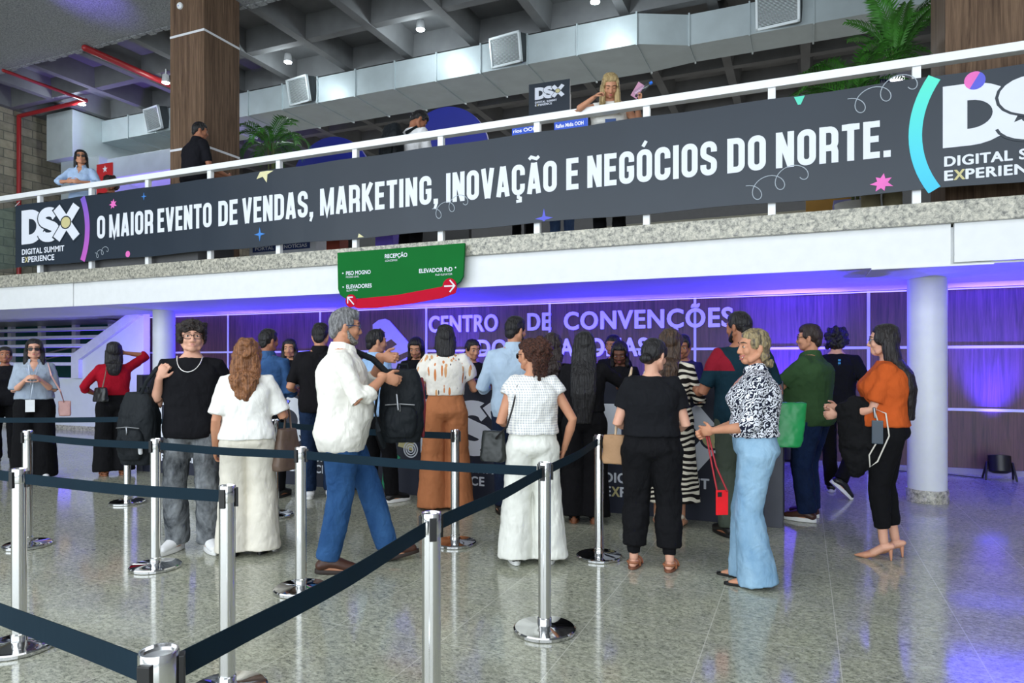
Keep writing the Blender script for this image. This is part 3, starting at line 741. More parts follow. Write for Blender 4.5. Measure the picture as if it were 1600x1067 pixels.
class Fig:
    """one standing figure; local frame: +Y is where it faces, +X its right hand, z up, metres"""
    def __init__(s, loc, yaw, H=1.7, sex='m', g=1.0, belly=0.0, lean=0.0, side=0.0, twist=0.0, hip=(0, 0), feet=None, crouch=0.0, vox=.006):
        s.loc = Vector(loc); s.yaw = yaw; s.H = H; s.k = H / 1.72; s.sex = sex; s.g = g; s.belly = belly; s.vox = vox
        k = s.k; s.lean = math.radians(lean); s.side = math.radians(side); s.tw = math.radians(twist)
        s.hz = .515 * H - crouch
        s.P = Vector((hip[0] * k, hip[1] * k, s.hz)); s.sl = .300 * H
        N = 24; s.sp = []; p = s.P - Vector((0, 0, .16 * s.sl)); dt = 1.30 / N
        for i in range(N + 1):
            t = -.16 + dt * i
            s.sp.append((t, p.copy()))
            q = min(1, max(0, (t + dt / 2) / .75)); q = q * q * (3 - 2 * q)
            p = p + s.updir(q) * (s.sl * dt)
        feet = feet or ((-.10, 0, 8, 0, 0), (.10, 0, -8, 0, 0))
        s.feet = []
        for sg, f in ((-1, feet[0]), (1, feet[1])):
            f = tuple(f) + (0,) * (5 - len(f))
            s.feet.append((Vector((f[0] * k, f[1] * k, .048 * H + f[3] * k)), math.radians(f[2]), math.radians(f[4])))
        s.legs = []
        for sg, (ank, fy, fp) in zip((-1, 1), s.feet):
            hj = s.P + Vector((sg * (.088 if sex == 'm' else .092) * k * (.5 + .5 * g), 0, 0))
            pole = Vector((-math.sin(fy), math.cos(fy), 0)) + Vector((0, .6, 0))
            kn, an = ik(hj, ank, .2355 * H, .2355 * H, pole)
            s.legs.append((hj, kn, ank))
        s.arms = [None, None]; s.hands = [None, None]
        s.head(0, 0)
        s.root = None
    def updir(s, q):
        return Vector((math.sin(s.side * q), math.sin(s.lean * q), math.cos(s.lean * q)))
    def spine(s, t):
        sp = s.sp
        for i in range(len(sp) - 1):
            if t <= sp[i + 1][0]:
                w = (t - sp[i][0]) / (sp[i + 1][0] - sp[i][0]); return sp[i][1].lerp(sp[i + 1][1], w)
        return sp[-1][1].copy()
    def frame(s, t):
        q = min(1, max(0, t / .8)); q2 = q * q * (3 - 2 * q)
        z = s.updir(min(1, max(0, t / .75))).normalized()
        x = Rz(s.tw * q2) @ Vector((1, 0, 0)); x = (x - z * x.dot(z)).normalized(); y = z.cross(x)
        return x, y, z
    def shoulder(s, sg):
        x, y, z = s.frame(1.0); c = s.spine(.915)
        return c + x * (sg * (.172 if s.sex == 'm' else .148) * s.k * (.72 + .28 * s.g)) + z * .0 - y * .005
    def arm(s, sg, wrist, pole=None, world=False, curl=.5, hdir=None, palm=None):
        """sg -1 left, +1 right; wrist target in local metres for a 1.72 m figure"""
        A = s.shoulder(sg); W_ = Vector(wrist) * (1 if world else s.k)
        if pole is None: pole = (sg * .30, -.8, -.8)
        E_, W2 = ik(A, W_, .178 * s.H, .150 * s.H, pole)
        i = 0 if sg < 0 else 1
        s.arms[i] = (A, E_, W2); s.hands[i] = (curl, hdir, palm); return s
    def head(s, yaw, pitch, roll=0):
        s.nb = s.spine(1.06); x, y, z = s.frame(1.0)
        fw = Rz(s.tw)
        B = fw @ Rx(-s.lean * .45)
        s.HM = B @ Rz(math.radians(yaw)) @ Rx(math.radians(pitch)) @ Ry(math.radians(roll))
        up = (s.updir(.7) + (s.HM @ Vector((0, 0, 1)))).normalized()
        s.hs = s.H / 1.72 * .5 + .5
        s.hc = s.nb + up * (.140 * s.hs) + (s.HM @ Vector((0, .022, 0)))
        # keep the standing height: top of the skull
        return s
    def hp(s, p): return s.hc + s.HM @ (Vector(p) * s.hs)
    def start(s, label, vis='person'):
        s.root = empty('person', s.loc, s.yaw); tag(s.root, label, 'person'); return s
    def W(s, p):
        return s.loc + (Rz(s.yaw) @ Vector(p))
    def prof(s, t, off=0.0, loose=0.0):
        pw, pd = PROF[s.sex]; w = np.interp(t, PROF_T, pw); d = np.interp(t, PROF_T, pd)
        gg = s.g if t < .9 else 1 + (s.g - 1) * max(0, (1.1 - t) / .2) * .6
        w = w * s.k * gg; d = d * s.k * (gg * 1.0)
        bl = s.belly * math.exp(-((t - .30) / .26) ** 2)
        bump = max(0, min(1, (1.0 - t) / .2))
        return w + (off + loose) * (bump * .7 + .3), d + (off + loose) * (bump * .7 + .3) + bl * .5, bl * .5
    def torso_rings(s, t0, t1, off=0.0, loose=0.0, n=26, steps=18, flare=0.0):
        R = []
        for i in range(steps + 1):
            t = t0 + (t1 - t0) * i / steps
            w, d, by = s.prof(t, off, loose); x, y, z = s.frame(t); c = s.spine(t) + y * by
            fl = 1 + flare * max(0, 1 - (t - t0) / .3)
            ring = []
            for j in range(n):
                a = 2 * PI * j / n; ca, sa = math.cos(a), math.sin(a)
                e = .82
                ux = math.copysign(abs(ca) ** e, ca) * w * fl; uy = math.copysign(abs(sa) ** e, sa) * d * fl
                if s.sex == 'f' and sa > 0 and .45 < t < .95:   # bust
                    uy += sa * .045 * s.k * s.g * math.exp(-((t - .68) / .12) ** 2) * (1 - .25 * math.exp(-(ca / .25) ** 2))
                if sa < 0 and t < .15: uy -= (-sa) * .014 * s.k * s.g * math.exp(-((t + .02) / .13) ** 2)
                ring.append(c + x * ux + y * uy)
            R.append(ring)
        return R
    # ---------------------------------------------------------------- body
    def hand_geo(s, a, sg):
        A, E_, W_ = s.arms[0 if sg < 0 else 1]; curl, hdir, palm = s.hands[0 if sg < 0 else 1]
        k = s.k * (1.0 if s.sex == 'm' else .92)
        d = Vector(hdir).normalized() if hdir is not None else (W_ - E_).normalized()
        if palm is None: palm = (-sg, .15, 0)
        pn = Vector(palm); pn = pn - d * pn.dot(d); pn = pn.normalized() if pn.length > 1e-4 else d.orthogonal().normalized()
        sd = d.cross(pn)         # across the palm
        # thumb side: for the right hand hanging with palm inward, thumb points forward
        th = sd if sd.dot(Vector((0, 1, .3))) >= 0 else -sd
        pc = W_ + d * (.048 * k)
        M = Matrix((th, d, pn)).transposed()
        a.ell(pc, (.040 * k, .056 * k, .017 * k), M, 14, 8)
        a.chain([W_ - d * .02, W_ + d * .03 * k], [.026 * k, .027 * k], 10, up=pn, squash=(.75, 1.0))
        base = W_ + d * (.092 * k)
        tips = []
        for q, (o, L) in enumerate(((.030, .072), (.010, .080), (-.010, .074), (-.029, .058))):
            c = curl * (1.0 + .12 * q) + .08
            p = base + th * (o * k) - d * (abs(o) * .25 * k); pts = [p - d * .012]; ang = c * .5; r = .0092 * k
            for seg, fr in enumerate((.46, .30, .24)):
                v = d * math.cos(ang) + pn * math.sin(ang); p = p + v * (L * fr * k); pts.append(p); ang += c * .95
            a.chain(pts, [r * 1.08, r, r * .95, r * .82], 8)
            tips.append(pts[-1])
        p = W_ + d * (.025 * k) + th * (.026 * k); v1 = (d * .62 + th * .7 + pn * .25).normalized(); v2 = (d * .85 + th * .25 + pn * (.3 + curl * .5)).normalized()
        a.chain([p, p + v1 * .034 * k, p + v1 * .034 * k + v2 * .030 * k, p + v1 * .034 * k + v2 * .056 * k], [.0125 * k, .0115 * k, .0105 * k, .0085 * k], 8)
        s.tips = getattr(s, 'tips', {}); s.tips[sg] = tips
        s.grip = getattr(s, 'grip', {}); s.grip[sg] = pc + pn * .035 * k + d * .03 * k
    def body(s, skinm, eyes=True, legs=True, lips=(.45, .16, .14), smile=0.0, beard=None, browc=(.02, .014, .01), closed=False, makeup=False):
        k = s.k; a = Acc(); T = s.hp; hs = s.hs
        R = s.torso_rings(-.04, 1.10, -.020, 0, 18, 14)
        for i in range(4):
            c = sum(R[i], Vector()) / len(R[i]); q = (.72, .80, .86, .93)[i]; R[i] = [c + (p - c) * q for p in R[i]]
        a.rings(R)
        fem = s.sex == 'f'
        # neck
        nk = .049 if fem else .056
        a.chain([s.spine(.98), s.nb, T((0, -.022, -.075)), T((0, -.02, -.02))], [nk * 1.15 * hs, nk * 1.02 * hs, nk * hs, nk * hs], 14)
        # head
        def E(c, r, M=None, n=18, m=12): a.ell((0, 0, 0), [x * hs for x in r], M, n, m, T=lambda p: s.hc + s.HM @ (p + Vector(c) * hs))
        def Ch(pts, rad, n=10): a.chain([T(p) for p in pts], [r * hs for r in rad], n)
        E((0, -.014, .028), (.074, .094, .088))
        E((0, .020, -.020), (.063 if not fem else .060, .066, .082))
        E((0, .045, -.082), (.034 if not fem else .029, .036, .026))
        for q in (-1, 1):
            Ch([(q * .056, -.01, -.045), (q * .040, .035, -.078)], [.022, .020])
            E((q * .036, .056, -.022), (.024, .024, .026))
            E((q * .075, -.012, -.008), (.010, .020, .033), Rz(q * .35))
            E((q * .034, .062, .010), (.020, .019, .014))
            E((q * .012, .090, -.032), (.010, .011, .008))
        Ch([(0, .080, .014), (0, .091, -.010), (0, .0965, -.026)], [.009, .010, .0122])
        Ch([(-.040, .062, .032), (0, .076, .034), (.040, .062, .032)], [.012, .014, .012])
        E((0, .074, -.058), (.026, .014, .016)); E((0, .071, -.074), (.016, .014, .010))
        # arms, hands
        for sg in (-1, 1):
            ar = s.arms[0 if sg < 0 else 1]
            if ar is None: continue
            A, E_, W_ = ar; gg = .55 + .45 * s.g; f = .9 if fem else 1.0
            U = lambda p, q, t: p.lerp(q, t)
            a.chain([U(A, s.spine(.93), .25), A, U(A, E_, .35), E_, U(E_, W_, .3), U(E_, W_, .75), W_],
                    [.052 * k * gg, .053 * k * gg * f, .047 * k * gg * f, .038 * k * gg * f, .040 * k * gg * f, .030 * k * f, .0255 * k * f], 14)
            s.hand_geo(a, sg)
        if legs:
            for (hj, kn, an), (ank, fy, fp) in zip(s.legs, s.feet):
                U = lambda p, q, t: p.lerp(q, t)
                a.chain([hj, U(hj, kn, .5), kn, U(kn, an, .3) - Vector((0, .012, 0)), U(kn, an, .75), an], [.080 * k * s.g, .068 * k * s.g, .050 * k, .050 * k, .035 * k, .033 * k], 14)
                M = Rz(fy) @ Rx(fp)
                F = lambda p: ank + M @ (Vector(p) * k)
                a.chain([F((0, -.030, -.050)), F((0, .02, -.040)), F((0, .10, -.055)), F((0, .165, -.066))], [.027 * k, .036 * k, .034 * k, .018 * k], 12, up=(0, 0, 1), squash=(.85, 1.1))
        me = organic(a, s.vox, 3 if s.vox > .006 else 4)
        mats = [skinm]
        bm = bmesh.new(); bm.from_mesh(me); bpy.data.meshes.remove(me)
        if eyes:
            d = Acc()
            def E2(c, r, M=None, n=12, m=8): d.ell((0, 0, 0), [x * hs for x in r], M, n, m, T=lambda p: s.hc + s.HM @ (p + Vector(c) * hs))
            for q in (-1, 1):
                if not closed:
                    d.cur = 1; E2((q * .032, .0755, .006), (.0130, .006, .0050))
                    d.cur = 2; E2((q * .032, .0805, .006), (.0055, .0030, .0050))
                d.cur = 2; d.chain([s.hp((q * .0455, .0700, .0075)), s.hp((q * .032, .0795, .0135 if not closed else .004)), s.hp((q * .018, .0775, .0085))], [.0018 * hs, .0026 * hs, .0016 * hs], 6)
                d.cur = 3; d.chain([s.hp((q * .052, .0660, .030)), s.hp((q * .036, .0795, .0365)), s.hp((q * .016, .0865, .0345))], [.0022 * hs, .0036 * hs, .0032 * hs], 6)
            d.cur = 4
            w = .022 + smile * .010; zc = -.056; up_ = smile * .010
            d.chain([s.hp((-w, .071, zc + up_)), s.hp((-w * .4, .0845, zc + .003)), s.hp((w * .4, .0845, zc + .003)), s.hp((w, .071, zc + up_))], [.0022 * hs, .0045 * hs, .0045 * hs, .0022 * hs], 8)
            d.chain([s.hp((-w, .071, zc + up_)), s.hp((-w * .4, .0825, zc - .008 - smile * .009)), s.hp((w * .4, .0825, zc - .008 - smile * .009)), s.hp((w, .071, zc + up_))], [.0022 * hs, .0046 * hs, .0046 * hs, .0022 * hs], 8)
            if smile > 0.3:
                d.cur = 1; E2((0, .0800, zc - .004), (w * .78, .0045, .0062))
            m2 = d.mesh('e'); bm.from_mesh(m2); bpy.data.meshes.remove(m2)
            mats += [plain('eye white', (.62, .60, .58), .25), plain('dark iris', (.012, .008, .006), .2), plain('eyebrow %g' % browc[0], browc, .8), plain('lip %g %g' % (lips[0], lips[1]), lips, .45)]
        me = bpy.data.meshes.new('body'); bm.to_mesh(me); bm.free(); smooth_on(me)
        s.b = put('body', me, mats, s.root)
        return s
    # ---------------------------------------------------------------- clothes
    def top(s, mat, t0=-.08, sleeve=.5, loose=.012, neck=1.0, name='shirt', flare=0.0, slv=.014, cuff=None, disp=.010, collar=None, arms=(1, 1), puff=0, vneck=0, wide=0, skinm=None):
        a = Acc(); k = s.k; s.hem = t0; loose = max(loose, .016)
        R = s.torso_rings(t0, neck + .045, .014, loose, 28, 24, flare)
        for i, q in enumerate((.955, .975, .99)):
            c = sum(R[i], Vector()) / len(R[i]); R[i] = [c + (p - c) * q for p in R[i]]
        a.rings(R)
        for sg in (-1, 1):
            ar = s.arms[0 if sg < 0 else 1]
            if ar is None: continue
            A, E_, W_ = ar; gg = .55 + .45 * s.g; f = .9 if s.sex == 'f' else 1.0
            U = lambda p, q, t: p.lerp(q, t)
            r0, r1, r2 = [x * k * gg * f + slv for x in (.054, .047, .039)]; r3, r4 = (.040 * k * gg * f + slv, .027 * k * f + slv)
            st = U(A, s.spine(.9), .35)
            x, y, z = s.frame(.95)
            if sleeve <= 0:
                a.chain([st, U(A, E_, .08)], [r0 * .95, r0 * .85], 14, round1=False); continue
            if sleeve <= 1:
                n = 4; pts = [st, A]; rr = [r0 * .98, r0 * (1 + puff * .4)]
                for i in range(1, n + 1):
                    t = sleeve * i / n; pts.append(U(A, E_, t)); rr.append((r0 + (r1 - r0) * min(1, t / .5) if t < .5 else r1 + (r2 - r1) * (t - .5) * 2) * (1 + puff * math.sin(PI * min(1, i / n * .9))) + wide * t)
                a.chain(pts, rr, 16, round1=False)
            else:
                t = sleeve - 1; pts = [st, A, U(A, E_, .5), E_, U(E_, W_, t * .4), U(E_, W_, t)]
                e2 = r3 + (r4 - r3) * t
                a.chain(pts, [r0 * .98, r0, r1 * (1 + puff), r2 * 1.03 * (1 + puff), r3 * 1.03 * (1 + puff), e2 * (1 + puff * .6)], 16, round1=False)
                if t < .8: a.chain([U(E_, W_, t - .13), U(E_, W_, t - .01)], [e2 * 1.16, e2 * 1.18], 16, round0=False, round1=False)
        if collar:
            x, y, z = s.frame(1.0); c = s.spine(1.075); b2 = Acc(); n = 22
            rad = .060 * k * (1.1 if s.sex == 'm' else .98)
            rows = []
            for rr, hh, dd in ((1.42, -.052, 0), (1.24, .002, 0), (1.08, .024, 0), (1.00, .018, 0), (1.0, -.030, 0)):
                ring = []
                for j in range(n):
                    t = 2 * PI * j / n; fr = max(0, math.sin(t))
                    t = PI / 2 + (.55 if vneck else 0) + (2 * PI - (1.1 if vneck else 0)) * j / (n - 1)
                    fr = max(0, math.sin(t)); ring.append(c + x * (rad * rr * math.cos(t)) + y * (rad * rr * (1.05 * math.sin(t)) + .006 + fr * .012) + z * (hh * k - .030 * fr * k + .008))
                rows.append(ring)
            vs = [p for r in rows for p in r]; b2.add(vs, [(i * n + j, i * n + j + 1, (i + 1) * n + j + 1, (i + 1) * n + j) for i in range(len(rows) - 1) for j in range(n - 1)])
            collar = b2
        me = organic(a, max(.0075, s.vox * 1.45), 5, [(.12, disp * 1.6), (.045, disp * .7)])
        s.t = put(name, me, mat, s.root)
        if vneck and skinm:
            me.materials.append(skinm); x, y, z = s.frame(.95); c0 = s.spine(1.0); zt = c0.z; n = len(me.polygons)
            ct = np.empty(n * 3); me.polygons.foreach_get('center', ct); ct = ct.reshape(-1, 3) - np.array(c0)
            lx = ct @ np.array(x); ly = ct @ np.array(y); lz = ct @ np.array(z)
            mk = (ly > 0) & (np.abs(lx) < (lz + vneck) * .50) & (lz > -vneck)
            mi = np.zeros(n, dtype=np.int32); mi[mk] = 1; me.polygons.foreach_set('material_index', mi)
        if collar and not isinstance(collar, int): build('collar', collar, mat, s.t, smooth=1.0)
        return s
    def trousers(s, mat, style='straight', t1=.36, hemz=None, loose=.012, name='trousers', disp=.012, cuffz=None):
        a = Acc(); k = s.k; g = s.g
        t1 = getattr(s, 'hem', t1) + .07
        R = s.torso_rings(-.15, t1, .004, loose * .5, 26, 14); n_ = len(R)
        for i, ring in enumerate(R):
            t = -.15 + (t1 + .15) * i / (n_ - 1)
            if t < .04:
                q = math.sqrt(max(0, 1 - ((.04 - t) / .235) ** 2)); c = sum(ring, Vector()) / len(ring)
                R[i] = [c + (p - c) * q for p in ring]
        a.rings(R)
        sty = {'slim': (.096, .080, .062, .060, .046), 'straight': (.098, .088, .073, .070, .066), 'loose': (.100, .094, .084, .086, .086), 'wide': (.100, .102, .108, .122, .138),
               'flare': (.096, .084, .078, .094, .118), 'jogger': (.102, .098, .088, .092, .078)}[style]
        for (hj, kn, an), (ank, fy, fp) in zip(s.legs, s.feet):
            U = lambda p, q, t: p.lerp(q, t)
            hz = (.035 if style in ('wide', 'flare') else .075) if hemz is None else hemz
            dn = (an - kn).normalized(); L = (an - kn).length; end = an + dn * max(-.3, (.048 * s.H - hz))
            gg = .35 + .65 * g
            h2 = hj + Vector((math.copysign(.004, hj.x - s.P.x), 0, -.01))
            a.chain([h2, U(hj, kn, .35), U(hj, kn, .7), kn, U(kn, end, .45), end], [(sty[0] + .006) * k * g, (sty[0] * .4 + sty[1] * .6) * k * g, (sty[1] + sty[2]) / 2 * k * gg, sty[2] * k * gg, sty[3] * k * gg, sty[4] * k * gg], 20, round1=False, up=(0, 1, 0), squash=(1.10, 1.0))
            if style == 'jogger': a.chain([U(kn, end, .93), end + dn * .05], [.05 * k, .047 * k], 14, round1=False)
        me = organic(a, max(.0075, s.vox * 1.45), 12, [(.10, disp), (.035, disp * .45)])
        s.p = put(name, me, mat, s.root); return s
    def skirt(s, mat, z1=.3, w=.24, name='skirt', t1=.36):
        a = Acc(); R = s.torso_rings(-.05, t1, .014, .01, 28, 8)[::-1]
        w0, d0, _ = s.prof(-.05, .014, .01); c0 = s.spine(-.05)
        for i in range(1, 9):
            t = i / 8; z = c0.z + (z1 * s.H - c0.z) * t; w_ = w0 + (w - w0) * t; d_ = d0 + (w * .72 - d0) * t
            R.append([Vector((c0.x + math.cos(2 * PI * j / 28) * w_ * (1 + .05 * t * math.sin(j * 2.4)), c0.y * (1 - t) + math.sin(2 * PI * j / 28) * d_ * (1 + .05 * t * math.sin(j * 2.4)), z)) for j in range(28)])
        a.rings(R)
        me = organic(a, max(.008, s.vox * 1.45), 3, [(.12, .012)]); put(name, me, mat, s.root); return s
    def shoes(s, kind, mat, sole=None, name='shoe'):
        for (ank, fy, fp) in s.feet:
            k = s.k; M = Rz(fy) @ Rx(fp)
            F = lambda p: ank + M @ (Vector(p) * k)
            b = -.048 * 1.72     # floor level below the ankle in 1.72 units
            a = Acc()
            if kind == 'heel':
                gx = Vector((ank.x, ank.y, ank.z - .048 * s.H - .06 * k if ank.z > .12 else 0)); M0 = Rz(fy); b = 0
                F = lambda p: gx + M0 @ (Vector(p) * k)
            def outline(sc, z): 
                P = []
                for j in range(24):
                    t = 2 * PI * j / 24; y = .068 + .142 * math.sin(t); w = .044 * (1 - .12 * math.sin(t)) * sc
                    P.append(F((w * math.cos(t) * (1 if abs(math.cos(t)) > .2 else 1), y, z)))
                return P
            if kind in ('sneaker', 'dress'):
                hgt = .028 if kind == 'sneaker' else .020
                a.chain([F((0, -.034, b + .052)), F((0, .01, b + .070)), F((0, .06, b + .066)), F((0, .12, b + .046)), F((0, .168, b + .040))], [.040 * k, .044 * k, .043 * k, .038 * k, .030 * k], 14, up=(0, 0, 1), squash=(.95, 1.14))
                a.chain([F((0, -.005, b + .06)), F((0, -.012, b + .105))], [.044 * k, .042 * k], 14, round1=False)
                me = organic(a, .007, 3); o = put(name, me, mat, s.root)
                a = Acc(); a.rings([outline(1.0, b + .003), outline(1.02, b + .008), outline(1.02, b + hgt), outline(.9, b + hgt + .008)])
                build('sole', a, sole or mat, o, smooth=.8)
            elif kind == 'heel':
                a.chain([F((0, -.03, b + .095)), F((0, .01, b + .080)), F((0, .07, b + .040)), F((0, .13, b + .022)), F((0, .19, b + .014))], [.030 * k, .030 * k, .034 * k, .032 * k, .010 * k], 12, up=(0, 0, 1), squash=(.75, 1.05))
                me = organic(a, .006, 2); o = put(name, me, mat, s.root)
                a = Acc(); a.chain([F((0, -.045, b + .085)), F((0, -.050, b + .004))], [.016 * k, .006 * k], 8, round1=False); build('stiletto_heel', a, sole or mat, o, smooth=.8)
            else:      # sandal: a sole with two straps (and a block heel)
                a.rings([outline(.95, b + .002), outline(1.0, b + .006), outline(1.0, b + .018)])
                o = build(name, a, sole or mat, s.root, smooth=.8)
                a = Acc()
                for y, z, r in ((.105, -.040, .040), (.02, -.016, .040)):
                    pts = [F((r * 1.05 * math.cos(t), y, b + .018 + (r * 1.55 if y < .05 else r * 1.1) * math.sin(t))) for t in [PI * i / 8 for i in range(9)]]
                    a.chain(pts, [.009 * k] * 9, 6); build('strap', a, mat, o, smooth=.8); a = Acc()
                pts = [F((.040 * math.cos(t), -.02 - .032 * math.sin(t), b + .05)) for t in [PI * i / 8 for i in range(9)]]
                a.chain(pts, [.009 * k] * 9, 6); build('strap', a, mat, o, smooth=.8)
                if kind == 'block':
                    a = Acc(); a.chain([F((0, -.04, b + .04)), F((0, -.045, b + .002))], [.026 * k, .024 * k], 10, round1=False); build('block_heel', a, sole or mat, o, smooth=.8)
        return s
    def hair(s, style, mat, length=.3, name='hair'):
        a = Acc(); hs = s.hs; T = s.hp
        def E(c, r, M=None): a.ell((0, 0, 0), [x * hs for x in r], M, 18, 12, T=lambda p: s.hc + s.HM @ (p + Vector(c) * hs))
        def down(p0, path, rad, n=14, sq=(1, .5)):
            a.chain([T(p0)] + path, rad, n, up=Vector((0, 1, 0)), squash=sq)
        vox = max(.006, s.vox); disp = [(.03, .006)]; sm = 3
        if style in ('short', 'crop'):
            th = .0 if style == 'crop' else .006
            E((0, -.008, .070 + th), (.076, .088 + th * .5, .060)); E((0, -.045, .028), (.080, .071, .082))
            for q in (-1, 1): E((q * .066, .002, .030), (.015, .040, .040))
            E((0, -.075, -.025), (.058, .034, .055))
        elif style == 'quiff':
            E((0, -.004, .076), (.074, .086, .060)); E((0, -.045, .030), (.078, .072, .084)); E((0, .042, .094), (.050, .042, .032))
            for q in (-1, 1): E((q * .067, .0, .030), (.016, .042, .042))
            E((0, -.078, -.03), (.058, .034, .058))
        elif style == 'curtain':      # full wavy fringe to the brows, curls to the nape
            random.seed(3)
            E((0, -.01, .072), (.090, .096, .068)); E((0, -.05, .02), (.092, .075, .09))
            for i in range(60):
                t = random.uniform(0, 2 * PI); z = random.uniform(-.03, .10)
                y = .085 * math.sin(t) - .02; x = .088 * math.cos(t)
                if y > .03 and z < .05: z = random.uniform(.05, .11)
                E((x, y, z), (.021, .021, .021))
            for q in (-1, 1): E((q * .05, .068, .058), (.034, .020, .026)); E((q * .085, -.01, .01), (.018, .045, .05))
            E((0, -.08, -.06), (.070, .034, .055)); disp = [(.022, .018)]; sm = 2
        elif style in ('long', 'bob', 'wavy', 'sleek'):
            E((0, -.020, .072), (.080, .090, .056)); E((0, -.045, .02), (.086, .072, .090))
            for q in (-1, 1):
                E((q * .070, .012, .025), (.020, .050, .060))
            x, y, z = s.frame(1.0); dn = Vector((0, 0, -1))
            L = length * s.k; b0 = s.hc + s.HM @ Vector((0, -.055 * hs, -.03))
            
            p1 = b0 + dn * min(L, .12) - y * .022
            pts = [b0 + Vector((0, 0, .05)), b0, p1]
            if L > .12:
                p2 = Vector((p1.x, p1.y, b0.z - L * .6)); lim = s.spine(.75) - y * (s.prof(.75)[1] + .022)
                mid = p1.lerp(p2, .5); 
                p2 = p2 - y * max(0, (p2 - lim).dot(y)); mid = mid - y * max(0, (mid - lim).dot(y) * .8)
                p3 = Vector((p2.x, p2.y, b0.z - L)); pts += [mid, p2, p3]
            wid = {'long': .098, 'bob': .096, 'wavy': .108, 'sleek': .112}[style]
            rr = [wid * .86, wid * .96, wid] + ([wid * 1.03, wid, wid * .62] if L > .12 else [])
            if style == 'bob': rr[-1] = wid * (.95 if L <= .12 else .8)
            rr = [r * hs for r in rr]
            a.chain(pts, rr, 20, up=Vector((0, 1, 0)), squash=(.44, 1.0), round1=(style != 'sleek'))
            for q in (-1, 1):     # side locks
                c0 = T((q * .072, -.012, .0)); c1 = c0 + dn * min(L, .14) + s.HM @ Vector((q * .006, -.018, 0))
                a.chain([c0, c1], [.028 * hs, .026 * hs], 12)
            if style == 'wavy': disp = [(.045, .03), (.02, .008)]
        elif style == 'front':     # long hair falling over the shoulders in front too
            E((0, -.020, .072), (.080, .090, .056)); E((0, -.045, .02), (.086, .072, .090))
            x, y, z = s.frame(1.0)
            for q in (-1, 1):
                E((q * .071, .012, .03), (.020, .050, .060))
                L = length * s.k; c0 = T((q * .074, .0, .0)); c1 = c0 + Vector((q * .004, -.005, -.16 * s.k)); c2 = c0 + Vector((q * .012, .055, -L))
                a.chain([c0, c1, c2], [.030 * hs, .036 * hs, .024 * hs], 12)
            b0 = T((0, -.06, -.03)); a.chain([b0, b0 - y * .03 + Vector((0, 0, -.2))], [.08 * hs, .08 * hs], 16, up=(0, 1, 0), squash=(.5, 1))
        elif style in ('bun', 'pony', 'lowbun', 'tied'):
            E((0, -.018, .070), (.077, .089, .055)); E((0, -.045, .025), (.080, .070, .086))
            for q in (-1, 1): E((q * .068, .005, .030), (.016, .045, .045))
            E((0, -.07, -.03), (.05, .035, .05))
            if style == 'tied':
                random.seed(4)
                for i in range(22):
                    E((random.uniform(-.07, .07), random.uniform(-.10, -.05), random.uniform(-.125, -.055)), (.019, .019, .022))
                for q in (-1, 1): E((q * .070, -.04, -.06), (.020, .026, .035))
                disp = [(.02, .014)]
            if style == 'bun': E((0, -.13, .02), (.045, .042, .042))
            if style == 'lowbun': E((0, -.108, -.045), (.050, .040, .036))
            if style == 'pony':
                c = T((0, -.11, -.01)); a.chain([c, c + Vector((0, -.03, -.10)), c + Vector((0, -.02, -.10 - length * s.k))], [.030, .036, .018], 12)
        elif style == 'curlybun':
            random.seed(8)
            E((0, -.010, .066), (.080, .090, .060)); E((0, -.045, .025), (.084, .074, .088))
            E((0.02, -.115, .045), (.078, .068, .072)); E((.02, -.105, -.03), (.070, .05, .06))
            for i in range(46):
                t = random.uniform(0, 2 * PI); u = random.uniform(-1, 1)
                E((.02 + .076 * math.cos(t) * math.sqrt(1 - u * u), -.108 + .066 * math.sin(t) * math.sqrt(1 - u * u), .03 + .085 * u), (.017, .017, .017))
            for q in range(7):
                c = T((-.05 + .02 * q, -.105, -.04)); a.chain([c, c + Vector((.006 * math.sin(q * 2), -.01, -.06)), c + Vector((.014 * math.sin(q), -.004, -.12 - .02 * (q % 3)))], [.016, .013, .007], 8)
            disp = [(.020, .020)]; sm = 2
        elif style == 'curlyshort':
            random.seed(12)
            E((0, -.02, .05), (.098, .104, .088)); E((0, -.055, -.02), (.10, .075, .09))
            for i in range(60):
                t = random.uniform(0, 2 * PI); z = random.uniform(-.08, .12); rr = .10 * math.sqrt(max(.1, 1 - (z / .16) ** 2)); y = rr * math.sin(t) - .03
                if y > .02 and z < .05: continue
                E((rr * math.cos(t), y, z), (.024, .024, .026))
            disp = [(.03, .02)]; sm = 2
        me = organic(a, vox, sm, disp); put(name, me, mat, s.root); return s
    def glasses(s, mat, lens=None, size=1.0):
        a = Acc(); hs = s.hs; T = s.hp
        for q in (-1, 1):
            pts = [T((q * .033 + .0225 * size * math.copysign(abs(math.cos(t)) ** .6, math.cos(t)), .0885 - abs(math.cos(t)) * .001 - (.006 if q * math.cos(t) > .3 else 0), .005 + .0165 * size * math.copysign(abs(math.sin(t)) ** .6, math.sin(t)))) for t in [2 * PI * i / 16 for i in range(17)]]
            a.chain(pts, [.0022 * hs] * 17, 6)
            a.chain([T((q * .056, .082, .012)), T((q * .078, .04, .012)), T((q * .082, -.015, .008))], [.0024 * hs] * 3, 6)
        a.chain([T((-.011, .091, .009)), T((0, .0965, .011)), T((.011, .091, .009))], [.0022 * hs] * 3, 6)
        o = build('glasses', a, mat, s.root, smooth=.8)
